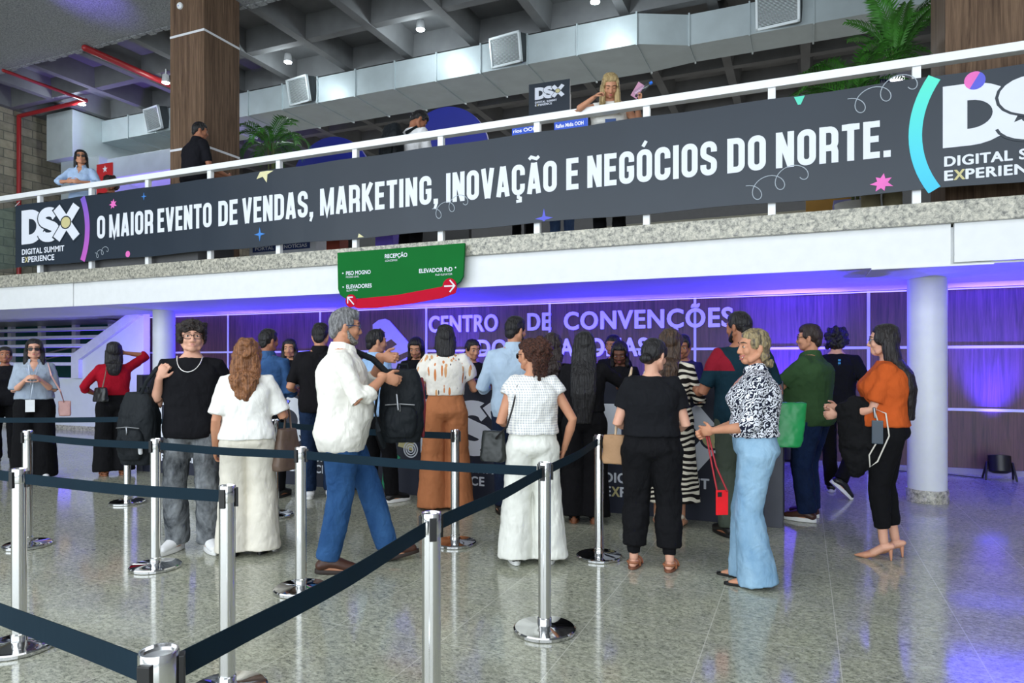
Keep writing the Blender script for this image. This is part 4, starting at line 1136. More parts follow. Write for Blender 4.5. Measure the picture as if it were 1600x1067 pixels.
        if lens:
            a = Acc()
            for q in (-1, 1):
                pp = [T((q * .033 + .021 * size * math.cos(t), .0880 - (.003 if q * math.cos(t) > .3 else 0), .005 + .0155 * size * math.sin(t))) for t in [2 * PI * i / 14 for i in range(14)]]
                pp2 = [p + s.HM @ Vector((0, .0015, 0)) for p in pp]; a.rings([pp, pp2])
            build('lens', a, lens, o, smooth=.8)
        return s
    def beard(s, mat, full=1.0):
        a = Acc(); hs = s.hs; T = s.hp
        def E(c, r): a.ell((0, 0, 0), [x * hs for x in r], None, 14, 9, T=lambda p: s.hc + s.HM @ (p + Vector(c) * hs))
        E((0, .050, -.092), (.036, .038, .026))
        for q in (-1, 1): a.chain([T((q * .066, .0, -.03)), T((q * .058, .018, -.062)), T((q * .036, .048, -.088))], [.012 * hs, .018 * hs, .020 * hs], 10)
        a.chain([T((-.026, .072, -.052)), T((0, .088, -.044)), T((.026, .072, -.052))], [.005 * hs, .0075 * hs, .005 * hs], 8)
        me = organic(a, max(.005, s.vox * .9), 2, [(.012, .004)]); put('beard', me, mat, s.root); return s
    def band(s, name, pts, r, mat, parent=None, n=8, sq=None):
        a = Acc(); a.chain(pts, [r] * len(pts), n, squash=sq); return build(name, a, mat, parent or s.root, smooth=.8)
def strap_over(f, sg_from, sg_to, mat, owner, name='strap', r=.012, hipz=0.02, off=.035, back=True, front=True):
    """band from one shoulder across the chest and back to the opposite hip, owned by a bag (world coordinates, owner at its own location)"""
    pts = []
    def tp(t, ang):
        w, d, by = f.prof(t, off, 0); x, y, z = f.frame(t); c = f.spine(t) + y * by
        return c + x * (w * math.cos(ang)) + y * (d * math.sin(ang))
    sh = f.shoulder(sg_from).lerp(f.spine(1.0), .45) + Vector((0, 0, .045 * f.k))
    res = []
    a0 = 0 if sg_from > 0 else PI; a1 = 0 if sg_to > 0 else PI
    if front:
        P = [sh]
        for i in range(1, 8):
            t = .92 + (hipz - .92) * i / 7; a_ = (a0 + (a1 - a0) * i / 7); P.append(tp(t, a_ if 0 <= a_ <= PI else PI - a_) if True else None)
        res.append(P)
    if back:
        P = [sh]
        for i in range(1, 8):
            t = .92 + (hipz - .92) * i / 7; a_ = -(a0 + (a1 - a0) * i / 7); P.append(tp(t, a_))
        res.append(P)
    for P in res:
        a = Acc(); a.chain([f.W(p) - Vector(owner.location) for p in P], [r] * len(P), 8, up=(0, 0, 1)); build(name, a, mat, owner, smooth=.8)
    return tp(hipz, a1)
def face_yaw(u, rel):
    """rel 0 = back to the viewer, 180 = facing the viewer, 90 = facing left, -90 = facing right"""
    return -(math.atan((u - 800) / FPX) - TH) + math.radians(rel)
def fig_at(u, v, rel, H, z=0.0, Y=None, D=None, **k):
    p = on_floor(u, v) if (Y is None and D is None) else (at_y(u, 560, Y) if Y is not None else at_d(u, 560, D)); p.z = z
    d = depth(p)
    return Fig(p, face_yaw(u, rel), H, vox=min(.0085, max(.0046, d * .00105)), **k)
# ---------------------------------------------------------------- pattern fabrics
def floral():
    m, nt, b = newmat('white blouse with rust leaf print'); setin(b, Roughness=.9); b.inputs['Specular IOR Level'].default_value = .15
    def layer(rot, th, sc, loc):
        vo = nt.nodes.new('ShaderNodeTexVoronoi'); vo.inputs['Scale'].default_value = sc; vo.inputs['Randomness'].default_value = .9
        nt.links.new(coords(nt, (4.6, 4.6, .9), rot, loc), vo.inputs['Vector']); return mathn(nt, 'LESS_THAN', vo.outputs['Distance'], th)
    x = layer((.0, .75, .3), .25, 4.6, (0, 0, 0)); y = layer((.3, -.85, .2), .24, 4.2, (3, 1, 2)); z = layer((0, 1.2, .4), .13, 5.0, (7, 3, 1))
    c = mixc(nt, x, srgb(232, 226, 216), srgb(206, 128, 76)); c = mixc(nt, y, c, srgb(214, 160, 112)); c = mixc(nt, z, c, srgb(70, 62, 66))
    nt.links.new(c, b.inputs['Base Color']); bump_n(nt, b, noise_n(nt, coords(nt), 11, 3), .5, .03); return m
def zebra():
    m, nt, b = newmat('black and cream zebra stripes'); setin(b, Roughness=.9); b.inputs['Specular IOR Level'].default_value = .15
    w = nt.nodes.new('ShaderNodeTexWave'); w.bands_direction = 'Z'; w.inputs['Scale'].default_value = 6.0; w.inputs['Distortion'].default_value = 11.0; w.inputs['Detail'].default_value = 1.5; w.inputs['Detail Scale'].default_value = .7
    nt.links.new(coords(nt, (.9, .9, 1.15)), w.inputs['Vector'])
    nt.links.new(ramp(nt, w.outputs['Fac'], [(0, srgb(28, 24, 24)), (.52, srgb(28, 24, 24)), (.54, srgb(226, 218, 200))], True), b.inputs['Base Color']); return m
def leafbw():
    m, nt, b = newmat('navy and white tropical print'); setin(b, Roughness=.85); b.inputs['Specular IOR Level'].default_value = .2
    w = nt.nodes.new('ShaderNodeTexWave'); w.bands_direction = 'DIAGONAL'; w.inputs['Scale'].default_value = 18.0; w.inputs['Distortion'].default_value = 15.0; w.inputs['Detail'].default_value = 3.0; w.inputs['Detail Scale'].default_value = 1.6
    nt.links.new(coords(nt), w.inputs['Vector'])
    n = noise_n(nt, coords(nt), 8.0, 2.0)
    f = mathn(nt, 'ADD', mathn(nt, 'MULTIPLY', w.outputs['Fac'], .7), mathn(nt, 'MULTIPLY', n, .5))
    nt.links.new(ramp(nt, f, [(0, srgb(26, 30, 48)), (.58, srgb(26, 30, 48)), (.62, srgb(222, 224, 232))]), b.inputs['Base Color'])
    bump_n(nt, b, noise_n(nt, coords(nt), 11, 3), .5, .03); return m
def check():
    m, nt, b = newmat('white windowpane check cotton'); setin(b, Roughness=.9); b.inputs['Specular IOR Level'].default_value = .15
    tc = nt.nodes.new('ShaderNodeTexCoord'); sx = nt.nodes.new('ShaderNodeSeparateXYZ'); nt.links.new(tc.outputs['Object'], sx.inputs[0])
    def band(o, s): return mathn(nt, 'LESS_THAN', mathn(nt, 'FRACT', mathn(nt, 'MULTIPLY', o, s)), .42)
    f = mathn(nt, 'ADD', mathn(nt, 'MULTIPLY', band(mathn(nt, 'ADD', sx.outputs[0], mathn(nt, 'MULTIPLY', sx.outputs[1], .5)), 62), .5), mathn(nt, 'MULTIPLY', band(sx.outputs[2], 58), .5))
    nt.links.new(ramp(nt, f, [(0, srgb(236, 234, 228)), (.5, srgb(218, 218, 216)), (1, srgb(178, 182, 188))]), b.inputs['Base Color'])
    bump_n(nt, b, noise_n(nt, coords(nt), 11, 3), .45, .03); return m
def tealred():
    m, nt, b = newmat('dark teal tee with red shoulder'); setin(b, Roughness=.9); b.inputs['Specular IOR Level'].default_value = .15
    tc = nt.nodes.new('ShaderNodeTexCoord'); sx = nt.nodes.new('ShaderNodeSeparateXYZ'); nt.links.new(tc.outputs['Object'], sx.inputs[0])
    f = mathn(nt, 'MULTIPLY', mathn(nt, 'LESS_THAN', mathn(nt, 'ADD', sx.outputs[0], mathn(nt, 'MULTIPLY', mathn(nt, 'SUBTRACT', sx.outputs[2], 1.45), .4)), -.178), mathn(nt, 'GREATER_THAN', sx.outputs[2], 1.31))
    nt.links.new(mixc(nt, f, srgb(18, 44, 56), srgb(130, 24, 40)), b.inputs['Base Color']); bump_n(nt, b, noise_n(nt, coords(nt), 11, 3), .5, .03); return m
F_ = fabric
BLK = F_('black cotton', srgb(20, 20, 24)); BLKP = F_('black trouser cloth', srgb(16, 16, 19)); BLKD = F_('black dress cloth', srgb(18, 17, 20))
WHT = F_('white knit', srgb(238, 237, 232)); WHTP = F_('off white trouser cloth', srgb(226, 220, 206)); LIN = F_('white linen', srgb(228, 228, 220)); SHIRTW = F_('cream white shirt', srgb(232, 229, 220), .55)
SK1 = skin('fair skin', srgb(214, 164, 140)); SK2 = skin('tan skin', srgb(196, 142, 112)); SK3 = skin('brown skin', srgb(160, 108, 82)); SK4 = skin('deep brown skin', srgb(112, 74, 58))
HB = hairmat('black hair', srgb(16, 14, 16)); HD = hairmat('dark brown hair', srgb(34, 24, 22)); HBR = hairmat('copper brown hair', srgb(92, 56, 34), srgb(160, 108, 70)); HG = hairmat('grey hair', srgb(78, 78, 80), srgb(150, 150, 152), .25, 60)
HBL = hairmat('blond hair', srgb(128, 104, 66), srgb(210, 186, 136)); HGB = hairmat('ash blond hair', srgb(84, 76, 68), srgb(176, 156, 112)); HCU = hairmat('curly auburn brown hair', srgb(40, 24, 20), srgb(96, 56, 42), 1, 90)
GLB = plain('dark spectacle frame', srgb(16, 16, 20), .3); GLD = plain('smoked lens', srgb(30, 22, 26), .15); CHAIN = plain('silver chain', (.7, .7, .7), .25, 1.0)
WSH = plain('white shoe leather', srgb(232, 232, 234), .5); BSH = plain('black shoe leather', srgb(18, 18, 20), .4); BRS = plain('brown shoe leather', srgb(70, 40, 28), .45); NUD = plain('nude shoe leather', srgb(196, 138, 108), .4); TANS = plain('tan leather', srgb(150, 92, 60), .5); WSOL = plain('white rubber sole', srgb(226, 226, 224), .6)
FIG = {}
def receptionist(key, u, Y, rel, H, label, pitch=25, yaw=0, hs='front', top=None, sk=SK2, lean=8, hm=HB):
    f = fig_at(u, 0, rel, H, Y=Y, sex='f', lean=lean); f.head(yaw, -pitch)
    f.arm(-1, (-.12, .30, 1.06)); f.arm(1, (.14, .30, 1.06)); f.start(label)
    f.body(sk, lips=(.42, .10, .10)).top(top or BLK, -.06, .55).trousers(BLKP, 'straight').hair(hs, hm, .30).shoes('dress', BSH); FIG[key] = f; return f

# --- far left
f = fig_at(8, 724, 168, 1.60, sex='f', g=1.05); f.head(10, 0); f.arm(-1, (-.25, .05, .88)); f.arm(1, (.20, .22, .98))
f.start('person in black with tied dark hair at the left edge of the ground floor').body(SK3).top(BLK, -.08, .7).trousers(BLKP, 'straight').shoes('dress', BSH).hair('bun', HB); FIG['guard'] = f
f = fig_at(54, 748, 176, 1.67, sex='f', g=1.12); f.head(0, -4); f.arm(-1, (-.075, .25, 1.20), (-.4,-.3,-1), curl=.9); f.arm(1, (.075, .25, 1.20), (.4,-.3,-1), curl=.9)
f.start('person in pale blue-grey shirt and tinted glasses holding hands at chest').body(SK1, lips=(.42, .08, .09)).top(F_('pale blue grey shirt', srgb(152, 164, 180)), .16, .95, .022, collar=1, wide=.02, disp=.014, vneck=.09, skinm=SK1).trousers(BLKP, 'wide', .38).shoes('sneaker', WSH).hair('front', HB, .24).glasses(GLB, GLD, 1.15)
tagc = f; FIG['bluegrey'] = f
f = fig_at(178, 742, 4, 1.64, sex='f', g=1.05); f.head(-12, 8); f.arm(1, (.13, .06, 1.56), (1, .1, -.4), curl=1.0); f.arm(-1, (-.17, .16, 1.02), (-1, -.6, -.2), curl=.9)
f.start('person in red top and black flared trousers seen from behind, hand raised to head').body(SK3, eyes=False).top(F_('red knit', srgb(150, 14, 34)), .26, 1.25).trousers(BLKP, 'wide', .42, hemz=.05).shoes('sandal', TANS).hair('bob', HB, .20); FIG['red'] = f
# --- young man with backpack
f = fig_at(300, 857, 170, 1.70, sex='m', g=1.0, feet=((-.13, .06, 20, 0, 0), (.10, .0, -24, 0, 0))); f.head(12, 2)
f.arm(1, (.195, .13, 1.275), (.25, -.25, -1), curl=1.3, hdir=(-.35, .2, .8), palm=(-.2, -1, -.1)); f.arm(-1, (-.26, .06, .86), curl=.6)
f.start('young person in black tee and grey washed jeans with glasses and silver chain').body(SK1, lips=(.55, .22, .20)).top(BLK, -.10, .72, .020, wide=.022, slv=.02, name='tee_shirt').trousers(denim('grey acid washed denim', srgb(34, 38, 44), srgb(138, 142, 146), .45, .7, 7.0), 'loose', .3, hemz=.06, disp=.02).shoes('sneaker', WSH, WSOL).hair('curtain', hairmat('black curly hair', srgb(18, 14, 14), srgb(52, 40, 36), 1, 60)).glasses(GLB, None, 1.12)
x, y, z = f.frame(1.0); c = f.spine(1.0)
f.band('necklace', [c + x * (.085 * math.cos(t)) + y * (.080 + .082 * (-math.sin(t))) + Vector((0, 0, .035 + .115 * math.sin(t))) for t in [PI + PI * i / 12 for i in range(13)]], .0042, CHAIN); FIG['boy'] = f
# --- woman in white with copper hair
f = fig_at(386, 866, -6, 1.56, sex='f', g=1.06, feet=((-.10, 0, 6), (.11, .02, -10))); f.head(-10, 2); f.arm(1, (.27, .27, 1.10), (.4,-.7,-1), curl=.9); f.arm(-1, (-.24, .05, .84), curl=.5)
f.start('person with copper brown hair in white tee and off-white trousers seen from behind').body(SK2, eyes=False).top(WHT, .06, .85, .022, wide=.02, slv=.018).trousers(WHTP, 'wide', .36, hemz=.03).shoes('dress', BSH).hair('wavy', HBR, .27); FIG['white'] = f
# --- men at the counter, left
f = fig_at(417, 778, -28, 1.74, sex='m', feet=((-.11, 0, 8), (.11, .03, -8))); f.head(-25, -4); f.arm(1, (.20, .27, 1.04)); f.arm(-1, (-.20, .27, 1.04))
f.start('person in blue denim shirt with rolled sleeves standing at the counter').body(SK3, eyes=False).top(denim('blue denim shirt', srgb(34, 62, 104), srgb(62, 96, 142), .5), -.10, 1.30, .016, collar=1).trousers(BLKP, 'straight').shoes('dress', BSH).hair('crop', HB); FIG['denim'] = f
f = fig_at(500, 778, 0, 1.80, sex='m', g=1.06); f.head(-14, -4); f.arm(-1, (-.22, .22, 1.02), (-.5, -.6, -1)); f.arm(1, (.22, .28, 1.04))
f.start('person in black polo and dark jeans seen from behind at the counter').body(SK2, eyes=False).top(F_('black polo', srgb(22, 21, 24)), -.10, .85, .016, collar=1).trousers(denim('dark blue jeans', srgb(18, 32, 54), srgb(34, 52, 82)), 'straight').shoes('sneaker', WSH, WSOL).hair('short', HB); FIG['polo'] = f
# --- walking man
f = fig_at(551, 886, -88, 1.765, sex='m', g=1.08, belly=.07, lean=1, hip=(0, -.075), feet=((-.08, .23, 4, .01, 8), (.09, -.16, -4, .0, -4))); f.head(6, -4)
f.arm(1, (.16, .19, 1.25), (.7, -.5, -1), curl=1.2, hdir=(-.1, 1, -.35)); f.arm(-1, (-.16, .20, 1.38), (-.6, -.2, -1), curl=1.3, hdir=(.2, .9, -.1))
f.start('grey-haired person in cream shirt and blue jeans walking to the right').body(SK2, lips=(.42, .17, .15), browc=(.05, .04, .035)).top(SHIRTW, -.22, 1.42, .020, collar=1, vneck=.05, skinm=SK2, disp=.014).trousers(denim('bright blue jeans', srgb(24, 58, 104), srgb(58, 98, 146), .7), 'straight', .2, hemz=.09).shoes('dress', BRS, plain('dark brown sole', srgb(40, 26, 20), .6)).hair('quiff', HG).beard(hairmat('grey stubble', srgb(96, 92, 90), srgb(170, 166, 160), 1, 80)).glasses(plain('blue spectacle frame', srgb(40, 60, 100), .3), None); FIG['walker'] = f
f = fig_at(585, 785, -55, 1.72, sex='m', feet=((-.11, 0, 8), (.12, .12, -8))); f.head(-15, -2); f.arm(1, (.20, .27, 1.04)); f.arm(-1, (-.20, .27, 1.04))
f.start('person in light blue shirt and black trousers behind the walking grey-haired person').body(SK2, eyes=True).top(F_('light blue shirt cloth', srgb(150, 182, 220)), -.06, 1.3, collar=1).trousers(BLKP, 'straight', .34).shoes('sneaker', BSH, WSOL).hair('crop', HB); FIG['blue'] = f
# --- centre
f = fig_at(696, 794, 2, 1.76, sex='f', g=1.06, feet=((-.12, 0, 6), (.12, 0, -6))); f.head(0, -14); f.arm(-1, (-.20, .27, 1.10), (-.5, -.6, -1)); f.arm(1, (.26, .30, 1.10), (.5, -.6, -1))
f.start('person in leaf print blouse and caramel wide trousers seen from behind').body(SK2, eyes=False).top(floral(), .30, .62, .018, puff=.38, slv=.02).trousers(F_('caramel crepe', srgb(176, 112, 74), .4), 'wide', .46, hemz=.012, disp=.014).shoes('dress', TANS).hair('bob', HB, .10); FIG['floral'] = f
f = fig_at(803, 803, 4, 1.82, sex='m', g=1.03); f.head(-48, -4); f.arm(-1, (-.22, .28, 1.08), (-.5, -.6, -1)); f.arm(1, (.22, .30, 1.08), (.5, -.6, -1))
f.start('bearded person in pale blue long-sleeved shirt and navy jeans at the counter').body(SK2, eyes=True).top(F_('pale blue oxford cloth', srgb(172, 192, 212)), -.10, 1.55, .016, collar=1).trousers(denim('navy jeans', srgb(14, 22, 40), srgb(26, 38, 62)), 'straight').shoes('dress', BSH).hair('short', HB).beard(HD); FIG['oxford'] = f
f = fig_at(832, 880, 2, 1.55, sex='f', g=1.03, feet=((-.13, 0, 10), (.13, .02, -6))); f.head(38, -6); f.arm(-1, (-.16, .20, 1.06), (-.5, -.6, -1)); f.arm(1, (.245, .05, .86), (1, -.6, 0), curl=.5)
f.start('person with curly auburn bun in white check top and white trousers').body(SK2, eyes=True).top(check(), .20, .30, .030, slv=.022, wide=.02, disp=.016).trousers(LIN, 'wide', .40, hemz=.04, disp=.014).shoes('sneaker', BSH, WSOL).hair('curlybun', HCU).glasses(GLB, GLD, 1.2); FIG['check'] = f
f = fig_at(862, 800, -6, 1.66, sex='f', feet=((-.08, 0, 6), (.08, 0, -6))); f.head(-10, -6); f.arm(-1, (-.18, .26, 1.06)); f.arm(1, (.18, .26, 1.06))
f.start('person with wavy dark brown hair in black, mostly hidden behind the curly bun').body(SK2, eyes=False).top(BLKD, -.06, .5).trousers(BLKP, 'straight').shoes('dress', BSH).hair('wavy', HD, .30); FIG['hidden'] = f
f = fig_at(913, 816, -4, 1.66, sex='f', g=1.04, feet=((-.09, 0, 4), (.09, 0, -4))); f.head(0, -6); f.arm(-1, (-.20, .24, 1.04)); f.arm(1, (.30, .36, 1.20), (1, -.4, -.5))
f.start('person with very long straight black hair and black outfit on tan block heels').body(SK3, eyes=False).top(BLKD, .2, 1.5).trousers(BLKD, 'wide', .42, hemz=.06).shoes('block', BSH, TANS).hair('sleek', HB, .66); FIG['longhair'] = f
f = fig_at(1046, 822, -4, 1.68, sex='f', g=1.02); f.head(-28, -8); f.arm(-1, (-.20, .26, 1.10)); f.arm(1, (.20, .28, 1.12), (.5,-.7,-1))
ZB = zebra()
f.start('person in zebra striped dress with long brown hair at the counter').body(SK2, eyes=False).top(ZB, -.04, 1.2, .016).skirt(ZB, .13, .25).shoes('heel', plain('cream shoe', srgb(220, 205, 185), .5)).hair('long', hairmat('chestnut hair', srgb(40, 28, 24), srgb(92, 70, 54)), .34); FIG['zebra'] = f
f = fig_at(1018, 888, 2, 1.55, sex='f', g=1.16, feet=((-.13, 0, -14), (.13, -.03, -16))); f.head(-34, -14); f.arm(-1, (-.14, .20, 1.04), (-.6, -.6, -1)); f.arm(1, (.14, .20, 1.00), (.6, -.6, -1))
f.start('person all in black tee and jogger trousers with low dark bun and tan sandals').body(SK1, eyes=True).top(F_('black jersey', srgb(23, 24, 28)), .20, .62, .022, slv=.02, wide=.012, disp=.012).trousers(F_('black jogger cloth', srgb(19, 19, 22), .8), 'jogger', .44, hemz=.15, disp=.02).shoes('sandal', TANS, plain('tan sole', srgb(120, 74, 52), .6)).hair('lowbun', HB); FIG['jogger'] = f
f = fig_at(1158, 838, 26, 1.81, sex='m', g=1.05); f.head(28, -4); f.arm(-1, (-.24, .30, 1.10), (-.5,-.5,-1)); f.arm(1, (.24, .22, 1.02), (.5,-.7,-1))
f.start('tall bearded person in dark teal tee with red shoulder and olive trousers').body(SK3, eyes=True).top(tealred(), -.08, .80, .018).trousers(F_('olive grey trouser cloth', srgb(72, 80, 70)), 'straight', .3).shoes('dress', BSH).hair('crop', HB).beard(HB); FIG['teal'] = f
# --- woman in light jeans
f = fig_at(1182, 910, 92, 1.60, sex='f', g=1.08, lean=0, belly=.03, feet=((-.09, .0, 4), (.09, .05, -4))); f.head(24, -2); f.arm(-1, (-.075, .275, 1.02), (-.7, -1, -.5), curl=.8); f.arm(1, (.035, .30, 1.00), (.7, -1, -.5), curl=.8)
f.start('smiling person in navy and white print shirt and light wide jeans with red phone pouch').body(SK2, lips=(.46, .14, .13), smile=1.0, browc=(.06, .04, .03)).top(leafbw(), .20, 1.15, .022, wide=.0, slv=.026, disp=.016, collar=1, vneck=.10, skinm=SK2).trousers(denim('light blue jeans', srgb(102, 142, 176), srgb(160, 192, 214), .8, .5), 'flare', .44, hemz=.02, disp=.012).shoes('sandal', BSH).hair('tied', HGB); FIG['jeans'] = f
# --- right side
f = fig_at(1268, 812, 72, 1.73, sex='m', g=1.20, belly=.20, feet=((-.10, .0, 6), (.11, .04, -6))); f.head(8, 0); f.arm(-1, (-.12, .44, 1.20), (-.5,-.3,-1), curl=.6); f.arm(1, (.10, .42, 1.16), (.5,-.3,-1))
f.start('person in olive green tee and dark jeans with glasses facing left at the counter end').body(SK2).top(F_('olive green jersey', srgb(52, 78, 48)), -.12, .78, .018, wide=.02, disp=.012, collar=1).trousers(denim('indigo jeans', srgb(14, 26, 52), srgb(26, 44, 78)), 'straight', .22).shoes('sneaker', BRS, WSOL).hair('short', HD).glasses(GLB, None, 1.1); FIG['green'] = f
f = fig_at(1306, 772, -8, 1.76, sex='m', lean=6, hip=(0, .0), feet=((-.06, .12, 8), (.08, -.26, -60, .10, -42))); f.head(10, -8); f.arm(-1, (-.22, .24, 1.08)); f.arm(1, (.30, .18, 1.10), (.5, -.6, -1))
f.start('person in black tee with bushy black hair stepping, one sneaker heel raised').body(SK1, eyes=False).top(F_('ink black tee', srgb(17, 18, 24)), -.10, .80, .016).trousers(BLKP, 'straight', .3).shoes('sneaker', BSH, WSOL).hair('curlyshort', HB)
x, y, z = f.frame(.8); c = f.spine(.86); w_, d_, _ = f.prof(.86, .03)
a = Acc()
for i in range(3): a.box((-.012, -.004, -.05 + .03 * i), (.012, 0, -.03 + .03 * i), Matrix.Translation(c - y * (d_ + .012) + x * .05))
build('shirt_print', a, plain('sky print', srgb(50, 140, 200), .6), f.root); FIG['curly'] = f
f = fig_at(1386, 872, 88, 1.60, sex='f', g=1.14, belly=.04, feet=((-.075, .02, 0, .06, -26), (.075, -.05, 0, .06, -26)), crouch=-.058); f.head(2, -2); f.arm(-1, (-.10, .33, 1.08), (-.3,-.7,-1), curl=1.1); f.arm(1, (.08, .34, 1.12), (.3,-.6,-1), curl=1.1)
f.start('person with long straight dark hair in orange tee, black trousers and nude heels').body(SK1, lips=(.5, .2, .18)).top(F_('burnt orange jersey', srgb(186, 84, 36)), .10, .80, .018, wide=.014, disp=.012).trousers(BLKP, 'slim', .36, hemz=.17).shoes('heel', NUD).hair('sleek', hairmat('sleek dark hair', srgb(20, 17, 18), srgb(44, 38, 38)), .56).glasses(plain('blue grey frame', srgb(60, 84, 104), .3), None, 1.15); FIG['orange'] = f
# --- behind the counter
receptionist('r1', 455, 6.95, 168, 1.70, 'receptionist in black with long dark hair behind the denim shirt', 6, 0)
receptionist('r2', 652, 6.95, 176, 1.70, 'receptionist looking down behind the counter left of the leaf print blouse', 24, -10, hs='long')
receptionist('r3', 738, 6.95, 172, 1.66, 'receptionist with tied hair behind the counter right of the leaf print blouse', 10, 35, hs='lowbun')
receptionist('r4', 970, 6.95, 174, 1.62, 'receptionist with deep brown skin looking down beside the very long hair', 26, 0, hs='long', sk=SK4)
receptionist('r5', 961, 7.75, 170, 1.72, 'receptionist standing furthest back, only head showing above a colleague', 8, -20, hs='lowbun', sk=SK3)
receptionist('r6', 1072, 6.95, 150, 1.68, 'receptionist in violet navy jacket behind the zebra striped dress', 14, 20, hs='lowbun', top=F_('violet navy jacket', srgb(34, 30, 86)), sk=SK3)

# --- upper floor
ZU = ZT - .03
f = fig_at(130, 0, 158, 1.64, z=ZU + .30, Y=7.08, sex='f', lean=10); f.head(20, 6); f.arm(-1, (-.10, .34, 1.12), (-1, -.2, -.4), curl=.9); f.arm(1, (.10, .34, 1.12), (1, -.2, -.4), curl=.9)
f.start('person with glasses in light blue shirt leaning on the upper railing at far left').body(SK2, lips=(.4, .1, .1)).top(F_('sky blue shirt', srgb(168, 192, 224)), -.05, 1.5, .02, collar=1, vneck=.07, skinm=SK2).trousers(BLKP, 'straight').shoes('dress', BSH).hair('bob', HB, .2).glasses(GLB, GLD); FIG['u1'] = f
f = fig_at(174, 0, 176, 1.80, z=ZU, Y=7.85, sex='f'); f.head(-30, -10); f.arm(-1, (-.2, .2, 1.0)); f.arm(1, (.2, .2, 1.0))
f.start('person with dark brown hair just above the railing beside the light blue shirt').body(SK3).top(F_('brown top', srgb(60, 44, 40)), -.05, .6).trousers(BLKP, 'straight').shoes('dress', BSH).hair('curlyshort', HD); FIG['u2'] = f
pl = Acc(); pq = at_y(303, 0, 7.2); pl.box((-10.8, 6.86, ZU), (pq.x + .45, 7.50, ZU + .30)); o = build('added_platform', pl, plain('grey added platform', srgb(90, 90, 92), .7), bevel=.01); tag(o, 'low grey added platform unseen behind the banner, raising the people upstairs at left', 'step')  # unseen platform added to bring the figures on it to their head height
f = fig_at(303, 0, -62, 1.86, z=ZU + .30, Y=7.18, sex='m', lean=8); f.head(-22, -4); f.arm(-1, (-.16, .36, 1.06)); f.arm(1, (.20, .34, 1.0))
f.start('person in black polo with white trim by the walnut column upstairs').body(SK3).top(F_('black polo cloth', srgb(24, 24, 30)), -.08, .8, collar=1).trousers(BLKP, 'straight').shoes('dress', BSH).hair('crop', HB); FIG['u3'] = f
f = fig_at(640, 0, -50, 1.90, z=ZU, Y=7.3, sex='m', lean=10); f.head(-20, -34); f.arm(-1, (-.06, .36, 1.14)); f.arm(1, (.14, .36, 1.14))
f.start('person in white tee looking down at a phone on the upper floor').body(SK3).top(F_('white tee cloth', srgb(232, 232, 234)), -.08, .8, .02).trousers(BLKP, 'straight').shoes('sneaker', BSH, WSOL).hair('short', HB); FIG['u4'] = f
f = fig_at(952, 0, 180, 1.74, z=ZU, Y=7.12, sex='f', g=1.12, lean=26); f.head(8, -30); f.arm(1, (.16, .44, 1.32), (1, .2, -.5), curl=.9, hdir=(-.7, .2, .4)); f.arm(-1, (-.27, .42, 1.24), (-.5, -.3, -1), curl=1.0, hdir=(-.4, .3, .6), palm=(.8, .2, .1))
f.start('blond person in white sleeveless top leaning over the upper railing').body(SK2, lips=(.5, .1, .12), browc=(.08, .05, .03), closed=True).top(F_('white ribbed top', srgb(234, 232, 226)), -.05, 0.0, .012).trousers(BLKP, 'straight').shoes('heel', TANS).hair('front', HBL, .28); FIG['u5'] = f
f = fig_at(818, 0, 0, 1.42, z=ZU, Y=7.75, sex='f'); f.head(0, 0); f.arm(-1, (-.2, .2, 1.0)); f.arm(1, (.2, .2, 1.0))
f.start('person with short black hair seen from behind between two upper railing posts').body(SK3, eyes=False).top(BLK, -.05, .6).trousers(BLKP, 'straight').shoes('dress', BSH).hair('bob', HB, .12); FIG['u6'] = f
f = fig_at(1378, 0, 10, 1.62, z=ZU, Y=7.5, sex='m', g=1.1, lean=62); f.head(0, 0); f.arm(-1, (-.25, .05, .88)); f.arm(1, (.25, .05, .88))
f.start('person in khaki trousers upstairs, only legs seen under the banner').body(SK3, eyes=False).top(BLK, -.05, .6).trousers(F_('khaki cloth', srgb(150, 140, 110)), 'loose').shoes('dress', BSH).hair('crop', HB); FIG['u7'] = f
f = fig_at(880, 0, 20, 1.62, z=ZU, Y=8.2, sex='f'); f.head(0, 0); f.arm(-1, (-.25, .05, .88)); f.arm(1, (.25, .05, .88))
f.start('person in blue jeans upstairs, only legs seen under the banner').body(SK2, eyes=False).top(WHT, -.05, .6).trousers(denim('mid blue jeans', srgb(50, 74, 120), srgb(96, 120, 160)), 'straight').shoes('sneaker', WSH).hair('bob', HB, .15); FIG['u8'] = f
# ================================================================== belt barrier posts and belts
HS = .865
POSTS = {}
def make_post():
    root = empty('barrier_post', (0, 0, 0))
    a = Acc(); a.lathe([(.150, 0), (.160, .004), (.160, .018), (.152, .024), (.06, .030), (.040, .036), (.0, .037)], n=48)
    build('base_disc', a, M_CHROME2, root, smooth=.5)
    a = Acc(); a.lathe([(.036, .03), (.036, .07), (.0325, .075), (.0325, .80)], n=32); build('pole', a, M_CHROME, root, smooth=.6)
    a = Acc(); a.lathe([(.0325, .795), (.0338, .80), (.0338, HS - .003), (.0325, HS), (.0295, HS), (.0285, HS - .006), (.0, HS - .006)], n=32); build('top_cap', a, M_CHROME, root, smooth=.5)
    for q in range(3):
        a = Acc(); t = q * 2 * PI / 3 + .3
        M = Matrix.Rotation(t, 4, 'Z'); a.box((.0325, -.012, .775), (.043, .012, .853), M); build('belt_clip', a, M_BLACK, root, bevel=.002)
    return root
